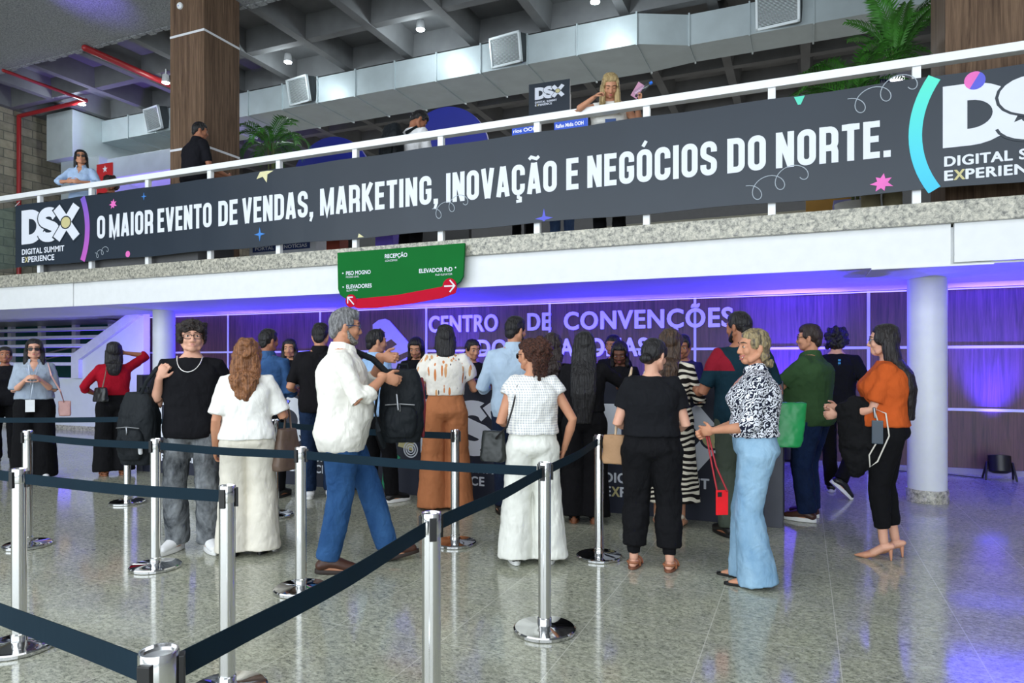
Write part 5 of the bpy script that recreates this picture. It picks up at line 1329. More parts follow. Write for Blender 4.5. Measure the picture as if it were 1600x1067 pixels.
spec = [('I', 30, 1012, .3, 'barrier post nearest the left edge, joined to the belt leaving the picture'), ('A', 355, 1082, .5, 'chrome barrier post in front of the off-white trousers, base cut by the lower edge'), ('B', 243, 887, .2, 'chrome barrier post standing in front of the grey washed jeans'),
        ('C', 470, 922, .1, 'chrome barrier post just left of the walking grey-haired person'), ('D', 851, 986, 2.4, 'chrome barrier post standing in front of the white check top'), ('E', 936, 871, 1.2, 'chrome barrier post between the long black hair and black joggers'),
        ('F', 711, 850, .3, 'chrome barrier post in front of the caramel trousers'), ('H', 43, 853, .2, 'chrome barrier post at far left in front of the pale blue-grey shirt'), ('G', 199, 786, .2, 'chrome barrier post behind the backpack of the young person in black tee'),
        ('L', 430, 806, .2, 'chrome barrier post behind the copper-haired person in white'), ('J', 674, 1196, .9, 'near chrome barrier post rising from the lower edge at centre'), ('K', 248, 1700, .5, 'nearest chrome barrier post, only its top seen at the lower edge')]
proto = make_post()
for i, (k, u, v, rot, lab) in enumerate(spec):
    p = on_floor(u, v)
    if k == 'K': p = at_d(248, 1012, 1.22); p.z = 0
    o = proto if i == 0 else copy_tree(proto)
    o.location = (p.x, p.y, 0); o.rotation_euler = (0, 0, rot); tag(o, lab, 'barrier post', 'belt barrier posts'); POSTS[k] = Vector((p.x, p.y, 0))
def belt(p0, p1, label, sag=.012, zt=.842, h=.050):
    p0 = Vector(p0); p1 = Vector(p1); d = (p1 - p0); d.z = 0; L = d.length; d.normalize(); n = Vector((-d.y, d.x, 0))
    A = p0 + d * .044; B = p1 - d * .044; N = 24; rows = []
    for i in range(N + 1):
        t = i / N; q = A.lerp(B, t); z = zt - sag * L * 4 * t * (1 - t) * .5
        c = n * (.0012); w = .004 * math.sin(t * 9)
        q = q + n * w
        rows.append([q + c + Vector((0, 0, z)), q - c + Vector((0, 0, z)), q - c + Vector((0, 0, z - h)), q + c + Vector((0, 0, z - h))])
    a = Acc(); a.rings(rows); o = build('barrier_belt', a, M_TAPE); tag(o, label, 'barrier belt', 'dark barrier belts')
P = POSTS
def off(k, u, v, z=.82):
    d = ray(u, v); t = (z - HC) / d.z; return Vector((d.x * t, d.y * t, 0))
belt(P['I'] + Vector((-2.2, .35, 0)), P['I'], 'dark belt running off the left edge to the post nearest that edge')
belt(P['I'], P['A'], 'dark belt crossing below the grey washed jeans at the left')
belt(P['K'] + Vector((-1.6, .25, 0)), P['K'], 'nearest dark belt across the lower left corner')
belt(P['K'], P['J'], 'near dark belt rising diagonally through the lower centre', .02)
belt(P['J'], P['D'], 'dark belt rising from the near centre post to the white check top')
belt(P['D'], P['E'], 'short dark belt crossing the white linen trousers')
belt(P['C'], P['D'], 'long dark belt crossing the blue jeans and caramel trousers')
belt(P['B'], P['C'], 'dark belt crossing the off-white trousers of the copper-haired person')
belt(P['H'], P['B'], 'dark belt in front of the backpack on the left')
belt(P['G'] + Vector((-3.2, -1.0, 0)), P['G'], 'far dark belt at left crossing the black wide trousers')
belt(P['G'], P['L'], 'far dark belt behind the young person in black tee')
belt(P['L'], P['F'], 'dark belt behind the walking person ending at the caramel trousers')

# ================================================================== bags and carried things
def bag_body(name, acc, mat, root, vox=.008, disp=.012, sm=4):
    me = organic(acc, vox, sm, [(.09, disp), (.03, disp * .4)]); return put(name, me, mat, root)
def thing(name, loc, yaw, label, cat, group=None):
    o = empty(name, loc, yaw); tag(o, label, cat, group); return o
M_BP = F_('black nylon', srgb(24, 28, 32), .8, rough=.6); M_ZIP = plain('grey zip metal', srgb(140, 142, 146), .3, .8)
def rbox(a, c, r, rad):   # soft box from a chain
    a.ell(c, r)
def backpack(loc, yaw, label, w=.30, h=.46, d=.17, mat=None, straps=True, trim=None):
    mat = mat or M_BP; t = thing('backpack', loc, yaw, label, 'backpack')
    a = Acc()
    n = 20; R = []
    for i in range(11):
        z = -h / 2 + h * i / 10; q = 1 - .35 * max(0, (i - 6) / 4) ** 2; q0 = 1 - .18 * max(0, (2 - i) / 2)
        R.append([Vector((math.copysign(abs(math.cos(b)) ** .55, math.cos(b)) * w / 2 * q * q0, math.copysign(abs(math.sin(b)) ** .6, math.sin(b)) * d / 2 * q * q0 * (1.0 if i < 8 else .85), z)) for b in [2 * PI * j / n for j in range(n)]])
    a.rings(R); bag_body('pack', a, mat, t)
    a = Acc(); R = []
    for i in range(7):
        z = -h * .42 + h * .42 * i / 6; q = 1 - .25 * (abs(i - 3) / 3) ** 3
        R.append([Vector((math.copysign(abs(math.cos(b)) ** .5, math.cos(b)) * w * .38 * q, -d * .47 + math.sin(b) * d * .22 * q, z)) for b in [2 * PI * j / n for j in range(n)]])
    a.rings(R); bag_body('front_pocket', a, mat, t)
    a = Acc(); a.chain([(-w * .32, -d * .62, h * .02), (0, -d * .66, h * .035), (w * .32, -d * .62, h * .02)], [.004] * 3, 6); build('zip', a, M_ZIP, t, smooth=.8)
    a = Acc(); a.chain([(0, -d * .68, h * .03), (.004, -d * .69, -h * .03), (.002, -d * .68, -h * .06)], [.005, .004, .006], 6); build('zip_puller', a, M_ZIP, t, smooth=.8)
    a = Acc(); a.chain([(-.04, d * .2, h * .47), (-.03, d * .25, h * .56), (.03, d * .25, h * .56), (.04, d * .2, h * .47)], [.010] * 4, 8); build('grab_handle', a, mat, t, smooth=.8)
    if straps:
        for q in (-1, 1):
            a = Acc(); a.chain([(q * .07, d * .42, h * .42), (q * .09, d * .85, h * .34), (q * .11, d * .95, 0), (q * .11, d * .55, -h * .40)], [.022] * 4, 8, up=(0, 1, 0), squash=(.3, 1)); build('shoulder_strap', a, mat, t, smooth=.8)
    if trim:
        a = Acc(); a.chain([(w * .47, d * .15, -h * .42), (w * .50, d * .15, 0), (w * .44, d * .15, h * .36)], [.012] * 3, 8); build('side_trim', a, trim, t, smooth=.8)
    return t
f = FIG['boy']
loc = f.W((.345, .02, .90)); bp_ = backpack(loc, f.yaw + PI - .45, 'black backpack hanging on one shoulder of the young person in black tee', .28, .52, .19, straps=False)
def wstrap(owner, name, pts, r, mat, up=(0, 0, 1), sq=(1, .35)):
    Minv = (Matrix.Translation(owner.location) @ Matrix.Rotation(owner.rotation_euler.z, 4, 'Z')).inverted()
    a = Acc(); a.chain([Minv @ Vector(p) for p in pts], [r] * len(pts), 8, up=up, squash=sq); return build(name, a, mat, owner, smooth=.8)
wstrap(bp_, 'shoulder_strap', [f.W((.34, .05, 1.12)), f.W((.27, .15, 1.24)), f.W((.205, .145, 1.33)), f.W((.175, .10, 1.355))], .016, M_BP, sq=(1, .5))
a = Acc(); a.chain([(.10, -.12, -.10), (.11, -.125, -.16)], [.014, .014], 8); o = build('key_tag', a, plain('white tag', srgb(210, 212, 216), .5), bp_, smooth=.8)
f = FIG['walker']
bp2 = backpack(f.W((-.01, .33, 1.08)), f.yaw + 1.35, 'black backpack with dark red edge held in front by the walking person', .30, .50, .19, straps=False, trim=plain('dark red piping', srgb(120, 18, 36), .5))
wstrap(bp2, 'shoulder_strap', [f.W((.06, .17, 1.26)), f.W((.13, .14, 1.05)), f.W((.14, .16, .92)), f.W((.10, .20, .82))], .022, M_BP)
wstrap(bp2, 'shoulder_strap', [f.W((-.10, .26, 1.28)), f.W((-.14, .14, 1.40)), f.W((-.16, .02, 1.45))], .022, M_BP)
wstrap(bp2, 'zip_cord', [f.W((.12, .28, 1.16)), f.W((.125, .29, 1.06))], .006, M_ZIP)
# brown shoulder bag
f = FIG['white']
def soft_bag(name, loc, yaw, label, w, h, d, mat, cat='bag', handles=None, top=.8):
    t = thing(name, loc, yaw, label, cat); a = Acc(); n = 20; R = []
    for i in range(9):
        z = -h / 2 + h * i / 8; q = 1.0 + (top - 1.0) * i / 8; q *= 1 - .12 * max(0, 1 - i)
        dd = (1 - .55 * i / 8)
        R.append([Vector((math.copysign(abs(math.cos(b)) ** .5, math.cos(b)) * w / 2 * q, math.copysign(abs(math.sin(b)) ** .6, math.sin(b)) * d / 2 * dd, z)) for b in [2 * PI * j / n for j in range(n)]])
    a.rings(R); bag_body('bag_body', a, mat, t); return t
M_TAUP = plain('taupe leather', srgb(104, 84, 72), .5, var=.1); M_GRB = plain('green leather', srgb(12, 128, 66), .38, var=.08, bump=.1)
b1 = soft_bag('shoulder_bag', f.W((.27, .06, .74)), f.yaw + .9, 'taupe brown shoulder bag at the hip of the copper-haired person', .30, .30, .13, M_TAUP, top=.55)
wstrap(b1, 'strap', [f.W((.25, .05, .86)), f.W((.26, .05, 1.02)), f.W((.255, .08, 1.10))], .010, M_TAUP); wstrap(b1, 'strap', [f.W((.30, .07, .86)), f.W((.285, .09, 1.0)), f.W((.255, .10, 1.10))], .010, M_TAUP)
def phone(loc, rot, label, mat, screen=None, s=(.072, .148, .009)):
    t = bpy.data.objects.new('phone', None); COL.objects.link(t); t.location = loc; t.rotation_euler = rot; tag(t, label, 'phone'); t.empty_display_size = .05
    a = Acc(); a.box((-s[0] / 2, -s[1] / 2, -s[2] / 2), (s[0] / 2, s[1] / 2, s[2] / 2)); build('case', a, mat, t, bevel=.004)
    a = Acc(); a.box((-s[0] / 2 + .005, -s[1] / 2 + .006, s[2] / 2), (s[0] / 2 - .005, s[1] / 2 - .006, s[2] / 2 + .0008)); build('screen', a, screen or plain('phone glass', srgb(14, 14, 18), .08), t)
    a = Acc()
    a.box((.004, s[1] * .24, -s[2] / 2 - .002), (s[0] / 2 - .008, s[1] / 2 - .012, -s[2] / 2)); build('camera_bump', a, M_BLACK, t, bevel=.002)
    return t
g = f.W(f.grip[1]); phone(g + Vector((0, 0, .03)), (.9, .3, f.yaw - .4), 'phone with lit blue screen in the hand of the copper-haired person', M_BLACK, emit('blue phone screen', (.10, .14, .9), 1.2))
# red-top woman: black handbag
f = FIG['red']; hb = soft_bag('handbag', f.W((-.15, -.21, .99)), f.yaw, 'black quilted handbag on a chain strap at the red top', .22, .17, .10, plain('black bag leather', srgb(20, 20, 22), .35), top=.85)
hb.rotation_euler = (0, 0, 0)
wstrap(hb, 'strap', [f.W(p) for p in ((-.075, .0, 1.37), (-.08, -.10, 1.345), (-.10, -.165, 1.22), (-.13, -.19, 1.07))], .010, plain('beige strap', srgb(170, 150, 130), .5))
# blue-grey shirt: pink bag and badge
f = FIG['bluegrey']; pb = soft_bag('crossbody_bag', f.W((-.30, .02, .82)), f.yaw, 'small pink beaded crossbody bag at the pale blue-grey shirt', .13, .18, .06, plain('pink beads', srgb(206, 160, 156), .5, bump=.8, bscale=120), top=1)
wstrap(pb, 'strap', [f.W((-.29, .04, .90)), f.W((-.26, .12, 1.03)), f.W((-.17, .15, 1.22)), f.W((-.135, .06, 1.355)), f.W((-.125, -.02, 1.37))], .010, plain('pink strap', srgb(214, 164, 158), .5))
t = thing('name_badge', f.W((.03, .185, .87)), f.yaw, 'white paper badge on a lanyard below the pale blue-grey shirt', 'badge')
a = Acc(); a.box((-.045, -.002, -.07), (.045, .002, .07)); build('card', a, plain('white card', srgb(230, 232, 235), .5), t)
wstrap(t, 'lanyard', [f.W((.03, .185, .94)), f.W((.02, .22, 1.12)), f.W((.05, .16, 1.34))], .005, plain('white lanyard', srgb(200, 210, 225), .6)); wstrap(t, 'lanyard', [f.W((.03, .185, .94)), f.W((0, .22, 1.12)), f.W((-.05, .16, 1.34))], .005, plain('white lanyard', srgb(200, 210, 225), .6))
# guard's dark jacket over the arm
f = FIG['guard']; t = thing('folded_jacket', f.W(f.grip[1]) + Vector((0, 0, -.10)), f.yaw, 'dark folded jacket carried by the person at the left edge', 'jacket'); a = Acc(); a.ell((0, 0, 0), (.14, .10, .17)); a.ell((.05, .02, -.06), (.10, .08, .14)); bag_body('cloth', a, F_('dark slate cloth', srgb(30, 34, 44)), t, disp=.03)
# check top: dark green handbag
f = FIG['check']; hb = soft_bag('handbag', f.W((-.27, .02, .80)), f.yaw + .8, 'dark green crossbody handbag beside the white check top', .19, .21, .10, plain('dark green leather', srgb(22, 27, 25), .4), top=.85); hb.rotation_euler = (0, 0, 0)
wstrap(hb, 'strap', [f.W(p) for p in ((-.095, .0, 1.262), (-.105, -.09, 1.215), (-.135, -.165, 1.08), (-.175, -.165, .95), (-.25, -.04, .86))], .009, plain('black strap leather', srgb(24, 22, 22), .45))
# black jogger: cream rope bag
f = FIG['jogger']; hb = soft_bag('crossbody_bag', f.W((-.25, .08, .78)), f.yaw + .5, 'small tan bag with cream rope strap at the black jogger trousers', .17, .20, .08, plain('tan woven straw', srgb(170, 132, 96), .7, bump=.6), top=.9); hb.rotation_euler = (0, 0, 0)
wstrap(hb, 'strap', [f.W((-.24, .08, .88)), f.W((-.22, .12, 1.05)), f.W((-.15, .09, 1.25)), f.W((-.13, 0, 1.335)), f.W((-.135, -.05, 1.30))], .012, plain('cream strap', srgb(206, 180, 150), .6), sq=(1, .6))
f = FIG['hidden']; hb = soft_bag('shoulder_bag', f.W((-.22, .0, .80)), f.yaw, 'bag with cream strap of the person hidden behind the curly bun', .22, .24, .10, plain('cream leather', srgb(196, 176, 140), .5)); wstrap(hb, 'strap', [f.W((-.2, .0, .9)), f.W((-.17, -.10, 1.15)), f.W((-.13, -.08, 1.36)), f.W((-.11, 0, 1.42))], .012, plain('cream strap', srgb(206, 180, 150), .6))
# jeans woman: red phone pouch, green tote
f = FIG['jeans']; M_RD = plain('red silicone', srgb(226, 18, 30), .35)
u_, v_ = 1128, 785; D = depth(f.loc) - .02
pp = at_d(u_, v_, D); pr = phone(pp, (PI / 2, 0, TH + .15 + PI), 'bright red phone case hanging on a red lanyard', M_RD, M_RD, (.078, .155, .012))
hnd = f.W(f.grip[-1]); wstrap(pr, 'lanyard', [pp + Vector((-.012, 0, .08)), (pp + hnd) * .5 + Vector((-.01, 0, 0)), hnd], .007, M_RD, sq=(1, 1)) if False else None
def lan(owner, pts, r, mat):
    Minv = (Matrix.Translation(owner.location) @ owner.rotation_euler.to_matrix().to_4x4()).inverted(); a = Acc(); a.chain([Minv @ Vector(p) for p in pts], [r] * len(pts), 8); build('lanyard', a, mat, owner, smooth=.8)
M_RDS = plain('dark red cord', srgb(150, 14, 30), .5)
for q in (-1, 1): lan(pr, [pp + Vector((q * .03, 0, .075)), pp.lerp(hnd, .5) + Vector((q * .012, 0, 0)), hnd + Vector((q * .006, 0, 0))], .006, M_RDS)
gt = soft_bag('tote_bag', f.W((.13, -.16, .98)), f.yaw + PI / 2 + .2, 'green leather tote bag carried behind the navy and white print shirt', .24, .28, .13, M_GRB, top=1.25)
for q in (-1, 1): wstrap(gt, 'handle', [f.W((.10 + q * .04, -.12, 1.10)), f.W((.15, -.09, 1.22)), f.W((.14 + q * .02, -.04, 1.30))], .010, M_GRB)
a = Acc(); a.ell((.10, -.045, .11), (.012, .006, .012)); build('stud', a, M_ZIP, gt, smooth=.8)
# orange woman: jacket, power bank, cable
f = FIG['orange']; t = thing('black_jacket', f.W((-.10, .145, .97)), f.yaw, 'black jacket draped over the forearm beside the orange tee', 'jacket')
a = Acc(); a.chain([(0, -.12, .08), (0, .06, .10), (0, .12, .08)], [.06, .065, .055], 14); a.chain([(-.02, .06, .08), (-.03, .05, -.18), (-.02, .04, -.34)], [.085, .095, .06], 14, squash=(1.15, .6)); a.chain([(-.01, -.08, .06), (-.03, -.07, -.16), (-.02, -.03, -.30)], [.08, .085, .05], 14, squash=(1.1, .6))
bag_body('cloth', a, F_('black jacket cloth', srgb(20, 20, 22), .9), t, disp=.035)
t2 = thing('power_bank', f.W((-.20, .05, .90)), f.yaw, 'dark power bank with white charging cable hanging from the black jacket', 'charger')
a = Acc(); a.box((-.012, -.035, -.08), (.012, .035, .08)); build('case', a, plain('slate plastic', srgb(44, 58, 72), .35), t2, bevel=.006)
a = Acc(); a.chain([(0, 0, .08), (-.005, .02, .16), (0, -.05, .13), (-.01, -.07, -.02), (0, .0, -.20), (-.01, .045, -.24), (0, .05, -.16), (0, .01, -.08)], [.005] * 8, 8); build('cable', a, plain('white cable', srgb(205, 200, 190), .5), t2, smooth=.9)
a = Acc(); a.chain([(0, .02, .16), (-.004, .015, .10)], [.010, .007], 8); build('clip', a, M_ZIP, t2, smooth=.8)
# upper floor: backpack, phone, bottle, badge
f = FIG['u4']; bu = backpack(f.W((-.03, -.25, 1.33)), f.yaw, 'black backpack worn by the person in white tee upstairs', .32, .46, .20, straps=False)
for q in (-1, 1): wstrap(bu, 'shoulder_strap', [f.W((q * .12, -.15, 1.46)), f.W((q * .13, .0, 1.565)), f.W((q * .14, .16, 1.46)), f.W((q * .16, .17, 1.25)), f.W((q * .19, -.06, 1.12))], .020, M_BP)
g = f.W((.02, .42, 1.12)); phone(g, (.3, 0, f.yaw), 'phone held low by the person in white tee upstairs', M_BLACK)
f = FIG['u5']; g = f.W(f.grip[-1]); pk = phone(g + Vector((0, -.02, .05)), (-1.3, .5, TH + .2), 'pink phone in the raised hand of the blond person', plain('pink phone case', srgb(196, 140, 170), .4))
bt = bpy.data.objects.new('water_bottle', None); COL.objects.link(bt); bt.location = g + Vector((.05, .0, .07)); bt.rotation_euler = (.1, 1.0, TH); tag(bt, 'clear water bottle with blue cap held by the blond person', 'bottle')
a = Acc(); a.lathe([(.001, -.10), (.030, -.10), (.032, -.09), (.032, .02), (.026, .05), (.014, .075), (.013, .088)], n=20); build('bottle_body', a, thin_glass('clear bottle plastic', (.90, .95, .97)), bt, smooth=.7)
a = Acc(); a.lathe([(.016, .078), (.016, .105), (.001, .106)], n=20); build('cap', a, plain('blue cap', srgb(30, 110, 220), .4), bt, smooth=.6)
bd = thing('name_badge', at_y(954, 193, YF + .10) , f.yaw + PI, 'dark blue name badge hanging below the white sleeveless top', 'badge'); a = Acc(); a.box((-.055, 0, -.08), (.055, .004, .05)); build('card', a, plain('navy card', srgb(36, 70, 130), .4), bd)
a = Acc(); text_acc(a, 'RF', -.035, -.02, .03, lambda p, q, e: (p, -e - .001, q), .045, .02, .001); build('lettering', a, M_PRINT, bd)

# ================================================================== air duct
du = empty('air_duct', (-6, 11.5, 6.5)); tag(du, 'long silver sheet-metal air duct under the upper ceiling', 'air duct')
segs = [(-15.2, -2.49, 11.0, 12.17)]
def dbox(x0, x1, ya0, ya1, yb0, yb1, z0=6.54, z1=7.04):
    a = Acc(); a.rings([[(x0, ya0, z0), (x0, ya1, z0), (x0, ya1, z1), (x0, ya0, z1)], [(x1, yb0, z0), (x1, yb1, z0), (x1, yb1, z1), (x1, yb0, z1)]]); return a
xs = [-15.2 + .9 * i for i in range(15)]; xs[-1] = -2.49
for i in range(14): child(build('duct_section', dbox(xs[i] + .006, xs[i + 1] - .006, 11.0, 12.17, 11.0, 12.17), M_DUCT), du)
child(build('duct_section', dbox(-2.484, -1.715, 11.0, 12.17, 11.38, 12.05), M_DUCT), du)
for i in range(8): child(build('duct_section', dbox(-1.70 + .93 * i, -.79 + .93 * i, 11.38, 12.05, 11.38, 12.05), M_DUCT), du)
for i in range(1, 15): child(build('duct_flange', dbox(xs[i] - .012, xs[i] + .012, 10.975, 12.195, 10.975, 12.195, 6.515, 7.06), M_DUCT), du)
for i in range(8): child(build('duct_flange', dbox(-1.722 + .93 * i, -1.698 + .93 * i, 11.355, 12.075, 11.355, 12.075, 6.515, 7.06), M_DUCT), du)
for i, (gx, yf) in enumerate(((-13.35, 11.0), (-9.28, 11.0), (-4.76, 11.0), (-.36, 11.38))):
    a = Acc(); w, h = .33, .25; M = Matrix.Translation((gx, yf - .12, 6.80)) @ Matrix.Rotation(math.radians(14), 4, 'X') @ Matrix.Rotation(math.radians(-14), 4, 'Z')
    for lo, hi in (((-w, -.03, -h), (w, .02, -h + .035)), ((-w, -.03, h - .035), (w, .02, h)), ((-w, -.03, -h), (-w + .035, .02, h)), ((w - .035, -.03, -h), (w, .02, h))): a.box(lo, hi, M)
    g = child(build('grille_frame', a, M_GRIL), du)
    a = Acc(); n = 22
    for j in range(n): z = -h + .04 + (2 * h - .08) * j / (n - 1); a.box((-w + .03, -.012, z - .004), (w - .03, .012, z + .003), M)
    o = build('grille_slats', a, M_GRIL); o.parent = g
    a = Acc(); a.box((-w + .02, .012, -h + .02), (w - .02, .2, h - .02), M); o = build('duct_boot', a, plain('painted slat gap shade', srgb(50, 56, 60), .6)); o.parent = g  # dark backing colour stands for the shade between the slats
a = Acc(); a.box((-16.1, 10.3, 6.02), (-15.2, 12.2, 7.09)); o = build('plenum_box', a, M_DUCT, bevel=.01); tag(o, 'tall pale duct plenum box at the left end of the air duct', 'duct box')
a = Acc(); a.box((-15.9, 10.5, 3.2), (-14.6, 12.0, 6.02)); o = build('duct_riser', a, M_DUCT, bevel=.01); tag(o, 'pale duct riser below the plenum box', 'duct')
a = Acc(); a.box((-14.605, 10.7, 5.55), (-12.2, 11.9, 6.0)); o = build('branch_duct', a, M_DUCT, bevel=.01); tag(o, 'lower pale branch duct beneath the main duct by the walnut column', 'duct')
# red sprinkler pipes
def pipe(name, pts, r, label):
    a = Acc()
    for i in range(len(pts) - 1): a.chain([pts[i], pts[i + 1]], [r, r], 12)
    o = build('sprinkler_pipe', a, M_RED, smooth=.8); tag(o, label, 'pipe')
pipe('p', [(-16.52, 9.95, 2.72), (-16.52, 9.95, 7.0), (-14.25, 9.95, 7.02)], .045, 'thin red pipe climbing the block wall at far left')
pipe('p', [(-11.9, 8.3, 7.03), (-11.9, 10.9, 7.03)], .06, 'thick red pipe under the waffle ceiling left of the walnut column')
pipe('p', [(-14.25, 8.3, 7.02), (-14.25, 9.90, 7.02)], .032, 'thin red pipe crossing the waffle ceiling at upper left')
# ceiling spotlights
def ceil_spot(p, label, power):
    t = empty('ceiling_spotlight', p); tag(t, label, 'ceiling light')
    a = Acc(); a.lathe([(.03, .16), (.06, .15), (.075, .02), (.075, 0)], n=24); build('housing', a, plain('white lamp housing', srgb(200, 202, 205), .4), t, smooth=.6)
    a = Acc(); a.lathe([(.0, -.012), (.068, -.010), (.068, -.002), (.0, -.001)], n=24); build('lamp_face', a, emit('spot lamp glow', (.85, .95, 1.0), 45), t)
    a = Acc(); a.chain([(0, 0, .15), (0, 0, 7.14 - p[2])], [.012, .012], 8); build('stem', a, M_RAIL, t, smooth=.8)
    l = bpy.data.lights.new('spot_lamp', 'POINT'); l.energy = power * .13; l.color = (.86, .96, 1.0); l.shadow_soft_size = .06
    o = bpy.data.objects.new('spot_lamp', l); COL.objects.link(o); o.location = (p[0], p[1], p[2] - .10)
ceil_spot(at_y(450, 97, 10.2), 'lit ceiling spotlight in front of the duct, right of the walnut column', 160)
ceil_spot(at_y(657, 46, 10.2), 'lit ceiling spotlight hanging above the middle of the duct', 200)
ceil_spot(at_y(128, 163, 10.0), 'lit ceiling spotlight above the pale plenum box', 160)
ceil_spot(at_y(259, 129, 9.7), 'lit ceiling spotlight beside the thick red pipe', 60)
ceil_spot(at_y(930, 3, 10.2), 'lit ceiling spotlight cut by the top edge near the duct bend', 160)
# smoke detector on the column
t = empty('smoke_detector', (-8.86, 7.58, 7.0)); tag(t, 'round white detector high on the walnut column', 'detector')
p = at_y(281, 9, 7.585); t.location = p
a = Acc(); a.rings([[(r * math.cos(2 * PI * j / 24), y, r * math.sin(2 * PI * j / 24)) for j in range(24)] for r, y in ((.052, .015), (.052, -.01), (.03, -.03), (.001, -.031))]); build('shell', a, M_RAIL, t, smooth=.6)
a = Acc(); a.ell((0, -.032, -.012), (.008, .004, .008)); build('indicator', a, plain('blue lamp', srgb(60, 90, 200), .3), t)

# ================================================================== upper floor displays
def disc_board(u, v, R, Y, label):
    c = at_y(u, v, Y); t = empty('round_board', (c.x, Y, ZU)); tag(t, label, 'board')
    a = Acc(); zc = c.z - ZU
    a.rings([[(R * math.cos(2 * PI * j / 56), y, zc + R * math.sin(2 * PI * j / 56)) for j in range(56)] for y in (0, .06)]); build('panel', a, plain('royal blue panel', srgb(18, 32, 140), .4, var=.1, vscale=1), t, smooth=.6)
    a = Acc(); a.box((-.5, -.02, 0), (.5, .08, max(.05, zc - R + .1))); build('stand', a, M_BLACK, t)
disc_board(515, 292, .93, 10.4, 'large round royal blue board behind the railing, left one')
disc_board(693, 246, .87, 10.4, 'large round royal blue board behind the person with backpack upstairs')
t = thing('event_sign', at_y(858, 176, 9.0), 0.05, 'small black sign with white logo above the railing upstairs', 'sign'); L = t.location.copy(); L.z = ZU; t.location = L
zc = at_y(858, 150, 9.0).z - ZU
a = Acc(); a.box((-.30, 0, zc - .30), (.30, .03, zc + .20)); build('panel', a, M_DARKB, t)
event_logo(t, -.21, zc - .03, .17, -.001, M_PRINT, M_DARKB, M_BEIGE)
a = Acc(); a.box((-.30, .02, 0), (-.26, .06, zc)); a.cur = 0; build('leg', a, M_BLACK, t); a = Acc(); a.box((.26, .02, 0), (.30, .06, zc)); build('leg', a, M_BLACK, t)
for (u0, u1, v0, v1, tx, lab) in ((866, 917, 184, 202, 'Rafias Midia OOH', 'blue lit screen left of the blond person, under the railing'), (800, 843, 193, 215, 'rios OOH', 'blue lit screen partly hidden behind a railing post')):
    p0 = at_y(u0, v1, 8.6); p1 = at_y(u1, v0, 8.6); cx = (p0.x + p1.x) / 2
    t = empty('display_screen', (cx, 8.6, ZU)); tag(t, lab, 'screen')
    z0 = p0.z - ZU - .25; z1 = p1.z - ZU + .02; w = (p1.x - p0.x) / 2
    a = Acc(); a.box((-w, 0, z0), (w, .05, z1)); build('panel', a, emit('blue screen glow', (.03, .09, .55), 1.0), t)
    a = Acc(); text_acc(a, tx, -w * .9, z1 - .10, .05, lambda p, q, e: (p, -e - .001, q), w * 1.7, .02, .002); build('lettering', a, emit('white screen text', (.8, .85, .95), 1.0), t)
    a = Acc(); a.box((-.03, .02, 0), (.03, .05, z0)); build('stand', a, M_BLACK, t)
t = thing('exhibit_counter', (at_y(440, 385, 7.9).x, 7.9, ZU), 0, 'white exhibition counter with navy lettering seen under the banner', 'counter')
a = Acc(); a.box((-.62, 0, 0), (.62, .4, .95)); build('body', a, plain('white laminate', srgb(214, 218, 226), .5), t, bevel=.01)
zb = at_y(440, 388, 7.9).z - ZU
a = Acc(); a.box((-.55, -.004, zb - .03), (-.08, 0, zb + .07)); build('label_band', a, plain('navy band', srgb(40, 60, 120), .5), t); a = Acc(); a.box((.0, -.004, zb - .03), (.52, 0, zb + .07)); build('label_band', a, plain('navy band', srgb(40, 60, 120), .5), t)
a = Acc(); text_acc(a, 'PORTAL', -.50, zb - .005, .05, lambda p, q, e: (p, -.004 - e, q), .36, .02, .002); text_acc(a, 'NOTÍCIAS', .05, zb - .005, .05, lambda p, q, e: (p, -.004 - e, q), .42, .02, .002); build('lettering', a, M_PRINT, t)
def lowbox(u, v, Y, w, h, d, col, name, label, cat):
    p = at_y(u, v, Y); a = Acc(); a.box((-w / 2, 0, 0), (w / 2, d, h)); o = build(name, a, plain(name + str(u), col, .5), bevel=.01); o.location = (p.x, Y, ZU); tag(o, label, cat)
lowbox(600, 375, 7.7, .28, .7, .3, srgb(120, 96, 220), 'display_plinth', 'violet display plinth seen under the banner above the green sign', 'plinth')
lowbox(1120, 330, 9.5, 3.4, .62, .4, srgb(180, 178, 160), 'low_partition', 'pale low partition seen under the banner at centre right', 'partition')
lowbox(1330, 322, 8.5, .36, .5, .3, srgb(150, 150, 215), 'display_plinth', 'lilac display plinth seen under the banner near the khaki trousers', 'plinth')
lowbox(520, 383, 7.6, .22, .36, .2, srgb(150, 60, 40), 'storage_box', 'rust coloured box seen under the banner beside the white exhibition counter', 'box')
lowbox(1295, 322, 8.9, .5, .8, .3, srgb(190, 140, 50), 'wooden_crate', 'ochre slatted crate seen under the banner at right', 'crate')
